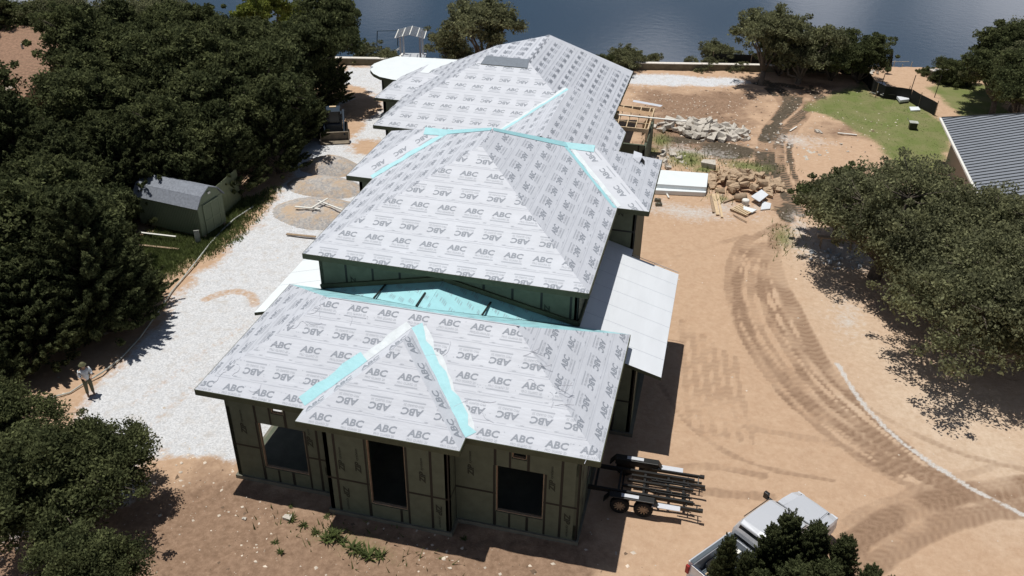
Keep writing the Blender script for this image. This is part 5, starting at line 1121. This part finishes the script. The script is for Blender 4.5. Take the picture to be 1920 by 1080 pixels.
one_rock(1328, 312, .75, 'single white boulder left of the brown rock heap'); one_rock(539, 972, .24, 'white stone beside the weed in front of the house'); one_rock(458, 973, .12, 'tiny white stone on the brown soil left of the larger one')
# scattered small stones and clods: nobody could count them
def scatter(name, n, m, s0, s1, mask, seed, lab=None, flat=.6):
    r = np.random.default_rng(seed); X = r.uniform(-12, 32, n*8); Y = r.uniform(-7, 58, n*8)
    j = np.clip(np.searchsorted(ys, Y)-1, 0, ny_-2); i = np.clip(np.searchsorted(xs, X)-1, 0, nx_-2); p = mask[j, i]; keep = r.random(len(X)) < p; X, Y, Z = X[keep][:n], Y[keep][:n], GZ_[j, i][keep][:n]
    ok = ~((X > -.3) & (X < 14) & (Y > -.9) & (Y < 45)); X, Y, Z = X[ok], Y[ok], Z[ok]; k = len(X); s = (s0+(s1-s0)*r.random(k)**3)[:, None, None]
    base = np.array([(1, 0, 0), (0, 1, 0), (-1, 0, 0), (0, -1, 0), (0, 0, .9), (0, 0, -.3)], float)*.5; V = base[None]*s*(1+.3*r.normal(size=(k, 6, 3))); V[..., 2] *= flat*1.4; V += np.stack([X, Y, Z], -1)[:, None, :]
    f = np.array([(0, 1, 4), (1, 2, 4), (2, 3, 4), (3, 0, 4)]); F = (f[None]+np.arange(k)[:, None, None]*6).reshape(-1, 3)
    o = mesh_np(name, V.reshape(-1, 3), F, [m]); o['kind'] = 'stuff'; tag(o, lab, name.replace('_', ' '))
scatter('pebbles', 5200, 'pebble', .03, .17, np.clip(m_brown*.9+m_white*.5+.04+(GY_ < 3)*.1, 0, 1)*np.clip(fbm(GX_*.6, GY_*.6)*2-.6, .05, 1), 11, 'pale pebbles strewn over the brown soil')
scatter('white_rubble', 2400, 'rock', .06, .42, np.clip(blobs([(1312, 246, 4.6, 2.6), (1250, 300, 2, 3.2)])/2, 0, 1)+.5*np.clip(blobs([(1500, 275, 4, 3), (1630, 137, 1.4, 1.2), (1640, 440, 5, 2.6)])/2, 0, 1), 14, 'small pale rubble round the white rock heap'); scatter('brown_rubble', 1600, 'rock2', .08, .42, np.clip(blobs([(1388, 345, 3.5, 2.8)])/2, 0, 1), 15, 'small brown rubble round the brown rock heap')
scatter('soil_clods', 1500, 'clod', .05, .22, m_brown*(fbm(GX_*.5+40, GY_*.5) > .52), 12, 'dark clods of soil on the brown ground')
scatter('track_mud', 2600, 'clod', .06, .24, np.clip(trk-.8, 0, 1)*3*(GY_ > 28), 13, 'churned dark mud along the wheel ruts')
# grass and weeds
def blades(name, n, mask, seed, h0, h1, m='weed', lab=None, xr=(-20, 42), yr=(-7, 66)):
    r = np.random.default_rng(seed); X = r.uniform(*xr, n*10); Y = r.uniform(*yr, n*10); j = np.clip(np.searchsorted(ys, Y)-1, 0, ny_-2); i = np.clip(np.searchsorted(xs, X)-1, 0, nx_-2)
    keep = r.random(len(X)) < mask[j, i]; X, Y, Z = X[keep][:n], Y[keep][:n], GZ_[j, i][keep][:n]; k = len(X); a = r.random(k)*6.283; w_ = .02+.02*r.random(k); h = h0+(h1-h0)*r.random(k); l = r.normal(size=(k, 2))*h[:, None]*.5
    dx, dy = np.cos(a)*w_, np.sin(a)*w_; V = np.stack([np.stack([X-dx, Y-dy, Z-.02], -1), np.stack([X+dx, Y+dy, Z-.02], -1), np.stack([X+l[:, 0], Y+l[:, 1], Z+h], -1)], 1).reshape(-1, 3)
    o = mesh_np(name, V, np.arange(3*k).reshape(-1, 3), [m]); o['kind'] = 'stuff'; tag(o, lab, 'grass')
gmask = np.clip(grad(sdist(pxpoly(L3), GX_, GY_)+wob*.5, .9), 0, 1); blades('tall_grass', 26000, gmask, 21, .08, .3, lab='grass in front of the garden shed', xr=(-18, -8), yr=(8, 26))
blades('weed_patch', 12000, np.clip(grad(gr_b, 1.0), 0, 1), 22, .1, .4, lab='loose green weeds between the rock heaps')
blades('short_grass', 4000, np.clip(grad(sdist(pxpoly(L1), GX_, GY_)+wob*.5, .9), 0, 1), 23, .02, .05, lab='short grass of the small lawn by the lake', xr=(20, 42), yr=(38, 64))
def weed(px, py, s, lab):
    g = G(px, py); mb = MB(); r = random.Random(px)
    for k in range(38):
        a = r.random()*6.283; L = r.uniform(.12, .42)*s; w_ = .028*s; t_ = r.uniform(.3, 1.1); d = Vector((math.cos(a)*math.cos(t_), math.sin(a)*math.cos(t_), math.sin(t_))); sd_ = Vector((-math.sin(a), math.cos(a), 0))*w_; p = Vector((r.uniform(-.08, .08), r.uniform(-.08, .08), 0))*s
        mb.face([p, p+d*L*.5+sd_, p+d*L+Vector((0, 0, -.04)), p+d*L*.5-sd_], 'weed')
    tag(mb.build('weed', loc=(g[0], g[1], gz(g[0], g[1]))), lab, 'weed', 'weeds in the soil before the house')
for k, (px, py, s) in enumerate(((628, 1003, 1.5), (612, 1010, 1.2), (640, 1015, 1.0), (662, 1030, 1.4), (690, 1042, 1.3), (712, 1043, 1.1), (676, 1036, 1.0), (545, 974, 1.0), (592, 998, .8), (525, 1036, .7), (515, 1018, .6), (570, 985, .7), (545, 950, .5), (612, 968, .6), (870, 1010, .6))): weed(px, py, s, 'leafy green weed in the brown soil before the house')
# gravel heaps on the drive
for k, (px, py, rx, ry, h, lab) in enumerate(((620, 315, 2.3, 1.5, .75, 'tan gravel heap nearest the loader'), (610, 350, 2.7, 1.6, .7, 'middle of the three gravel heaps'), (600, 398, 3.1, 2.2, .65, 'widest gravel heap, with loose white boards on it'))):
    c = G(px, py); n = 40; V = []; F = []
    for i in range(n+1):
        for j in range(n+1):
            u = i/n*2-1; v = j/n*2-1; x = c[0]+u*rx*1.15; y = c[1]+v*ry*1.15; d = math.hypot(u*1.15, v*1.15); z = h*max(0, 1-d*d)**1.1*(.8+.4*float(fbm(np.array([x*.9]), np.array([y*.9]))[0]))
            V.append((x, y, gz(x, y)+z+(.0 if d < 1 else -.08)+float(vnoise(np.array([x*6]), np.array([y*6]))[0])*.04))
    for i in range(n):
        for j in range(n): F.append((i*(n+1)+j, (i+1)*(n+1)+j, (i+1)*(n+1)+j+1, i*(n+1)+j+1))
    o = mesh_np('gravel_heap', np.array(V), np.array(F), ['heap'], smooth=True); tag(o, lab, 'gravel heap', 'gravel heaps on the drive')
def brd(name, a, b, wd, th, m, lab, cat='board', z=(0.05, 0.05)):
    g1, g2 = G(*a, z[0]), G(*b, z[1]); mb = MB(); mb.bar((g1[0], g1[1], gz(g1[0], g1[1])+z[0]+.04), (g2[0], g2[1], gz(g2[0], g2[1])+z[1]+.04), wd, th, m); return tag(mb.build(name), lab, cat)
brd('board', (553, 387), (600, 391), .13, .05, 'whitewood', 'white board lying flat on the widest gravel heap', z=(.6, .7)); brd('board', (583, 390), (615, 372), .10, .05, 'whitewood', 'white board tilted up across the widest gravel heap', z=(.75, .9)); brd('board', (597, 376), (642, 393), .10, .05, 'whitewood', 'long white board sloping right on the widest gravel heap', z=(.85, .7))
brd('board', (537, 439), (592, 443), .18, .05, 'wood2', 'brown plank across the gravel near the middle roof', z=(.08, .1))
brd('board', (1247, 357), (1254, 371), .1, .04, 'whitewood', 'short white board lying beside the pale slab')
brd('plank', (1333, 370), (1338, 398), .16, .05, 'wood2', 'left plank of the three on the dirt by the brown heap'); brd('plank', (1337, 366), (1346, 403), .22, .05, 'lumber', 'middle plank of the three on the dirt by the brown heap'); brd('plank', (1343, 352), (1354, 407), .14, .05, 'lumber', 'longest plank on the dirt by the brown heap')
brd('board', (1356, 381), (1378, 371), .12, .04, 'wood2', 'weathered board beside the old barrel'); brd('board', (1375, 403), (1400, 417), .06, .04, 'wood2', 'thin stick in front of the wooden pallet'); brd('pole', (1571, 248), (1607, 252), .14, .06, 'whitewood', 'pale pole lying on the small brown mound'); brd('pole', (1481, 246), (1494, 238), .10, .06, 'whitewood', 'short pale pole left of the brown mound')
brd('pole', (1445, 392), (1462, 390), .05, .04, 'lumber', 'thin lath on the dirt right of the grey sheets')
def slab_q(name, q, z0, z1, m, lab, cat):
    mb = MB(); pp = [tuple(G(a, b, z1)[:2]) for a, b in q]; ar = sum(pp[i][0]*pp[(i+1) % 4][1]-pp[(i+1) % 4][0]*pp[i][1] for i in range(4)); mb.prism(pp if ar > 0 else pp[::-1], z0, z1, m); return tag(mb.build(name), lab, cat)
slab_q('white_slab', [(1220, 317), (1328, 325), (1325, 351), (1218, 344)], 0, .55, 'whiteflat', 'large white panelled slab right of the middle wing', 'slab'); slab_q('white_slab', [(1218, 348), (1325, 355), (1323, 361), (1216, 356)], 0, .28, 'whiteflat', 'narrow lower step in front of the large white slab', 'slab')
slab_q('drywall_sheet', [(1428, 355), (1441, 365), (1424, 378), (1408, 368)], .30, .34, 'whitedeck', 'grey sheet lying square on the debris by the barrel', 'sheet'); slab_q('drywall_sheet', [(1430, 377), (1446, 381), (1444, 391), (1426, 393), (1412, 385)][:4], .0, .06, 'whitedeck', 'pale flat sheet on the dirt right of the pallet', 'sheet'); slab_q('foam_sheet', [(1394, 386), (1419, 393), (1410, 398), (1394, 392)], .1, .18, 'whiteflat', 'small white sheet between pallet and grey sheets', 'sheet')
slab_q('white_panel', [(1680, 178), (1700, 178), (1705, 186), (1688, 188)], .1, .3, 'whitedeck', 'pale panel on the debris inside the silt fence corner', 'panel'); slab_q('white_panel', [(1705, 200), (1722, 200), (1726, 206), (1708, 207)], 0, .1, 'whiteflat', 'white panel alone on the lawn near the silt fence', 'panel'); slab_q('blue_tarp', [(1636, 153), (1658, 154), (1662, 160), (1636, 160)], .05, .35, 'whitedeck', 'pale blue stack on the dirt platform', 'stack')
mb = MB(); r = random.Random(3); g = G(1672, 182)
for k in range(34): a = Vector((g[0]+r.uniform(-1.4, 1.4), g[1]+r.uniform(-.5, .5), r.uniform(.05, .4))); b = a+Vector((r.uniform(-.7, .7), r.uniform(-.4, .4), r.uniform(-.15, .15))); mb.bar(a, b, r.uniform(.03, .12), .05, r.choice(['alu', 'black', 'pipe', 'whitewood']))
tag(mb.build('scrap_pile'), 'tangled pile of metal scrap on the lawn inside the silt fence', 'scrap pile')
# pallet, barrel, bucket, blocks
g = G(1392, 397); Pa = empty('wooden_pallet', (g[0], g[1], gz(g[0], g[1])+.02), math.radians(-35), 'weathered wooden pallet lying in front of the brown rock heap', 'pallet')
for s in (-.5, 0, .5): mb = MB(); mb.box((0, s, .06), (1.2, .09, .1), 'wood2'); mb.build('runner', Pa)
mb = MB()
for k in range(8): mb.box((-.55+k*.157, 0, .125), (.1, 1.1, .02), 'lumber')
mb.build('deck_boards', Pa)
g = G(1388, 375); B0 = empty('barrel', (g[0], g[1], gz(g[0], g[1])+.25), 0, 'old brown barrel lying on its side by the rock heap', 'barrel'); mb = MB(); lathe(mb, [(.22, -.38), (.27, -.2), (.29, 0), (.27, .2), (.22, .38)], 'wood2', 14)
o = mb.build('cask', B0, smooth=True); o.rotation_euler = (0, math.radians(80), .3)
g = G(1397, 384); B1 = empty('bucket', (g[0], g[1], gz(g[0], g[1])), 0, 'round white bucket beside the pallet', 'bucket'); mb = MB(); lathe(mb, [(.2, 0), (.25, .35), (.22, .42), (.1, .46)], 'whitewood', 14); mb.build('pail', B1)
for k, (px, py) in enumerate(((1233, 377), (1235, 385))): g = G(px, py); mb = MB(); mb.box((0, 0, .1), (.42, .2, .2), 'conc'); mb.box((-.1, 0, .201), (.12, .12, .004), 'dark'); mb.box((.1, 0, .201), (.12, .12, .004), 'dark'); tag(mb.build('concrete_block', loc=(g[0], g[1], gz(g[0], g[1])), rz=.3*k), ('farther', 'nearer')[k]+' of the two grey concrete blocks beside the middle wing', 'block')
# pipe along the left of the drive
pp_ = [(475, 385), (440, 410), (418, 428), (392, 458), (366, 492), (345, 515), (320, 545), (292, 590), (262, 632), (225, 672), (190, 700), (160, 716), (130, 733), (60, 752)]
mb = MB(); P3_ = [G(a, b, .12) for a, b in pp_]; mb.tube([(p[0], p[1], gz(p[0], p[1])+.12+.05*math.sin(i*2)) for i, p in enumerate(P3_)], .038, 'pipe', 6); tag(mb.build('drain_pipe'), 'thin pale pipe snaking along the grassy left edge of the drive', 'pipe')
# bench-like trestle and cart in the oak shade
g = G(1565, 466); Be = empty('timber_trestle', (g[0], g[1], gz(g[0], g[1])), .05, 'long dark timber trestle standing before the blue grey rocks', 'trestle'); mb = MB(); mb.box((0, 0, .72), (2.2, .32, .08), 'wood2'); mb.build('top', Be)
for x in (-.85, .85): mb = MB(); mb.bar((x, -.2, 0), (x, .0, .7), .07, .07, 'wood2'); mb.bar((x, .2, 0), (x, .0, .7), .07, .07, 'wood2'); mb.build('leg', Be)
g = G(1842, 412); Be = empty('garden_bench', (g[0], g[1], 0), .1, 'dark garden bench in front of the grey metal roof house', 'bench'); mb = MB(); mb.box((0, 0, .45), (1.7, .45, .06), 'black'); mb.build('seat', Be); mb = MB(); mb.box((0, .22, .8), (1.7, .05, .45), 'black'); mb.build('backrest', Be)
for x in (-.75, .75): mb = MB(); mb.box((x, 0, .22), (.06, .4, .44), 'black'); mb.build('leg', Be)
g = G(1710, 243); mb = MB(); mb.box((0, 0, .3), (.55, .5, .5), 'black'); mb.box((0, 0, .57), (.65, .6, .04), 'pipe'); mb.bar((-.3, 0, .5), (-.55, 0, .85), .04, .04, 'pipe'); tag(mb.build('grill', loc=(g[0], g[1], gz(g[0], g[1])), bevel=.01), 'small dark grill alone on the lawn above the great oak', 'grill')
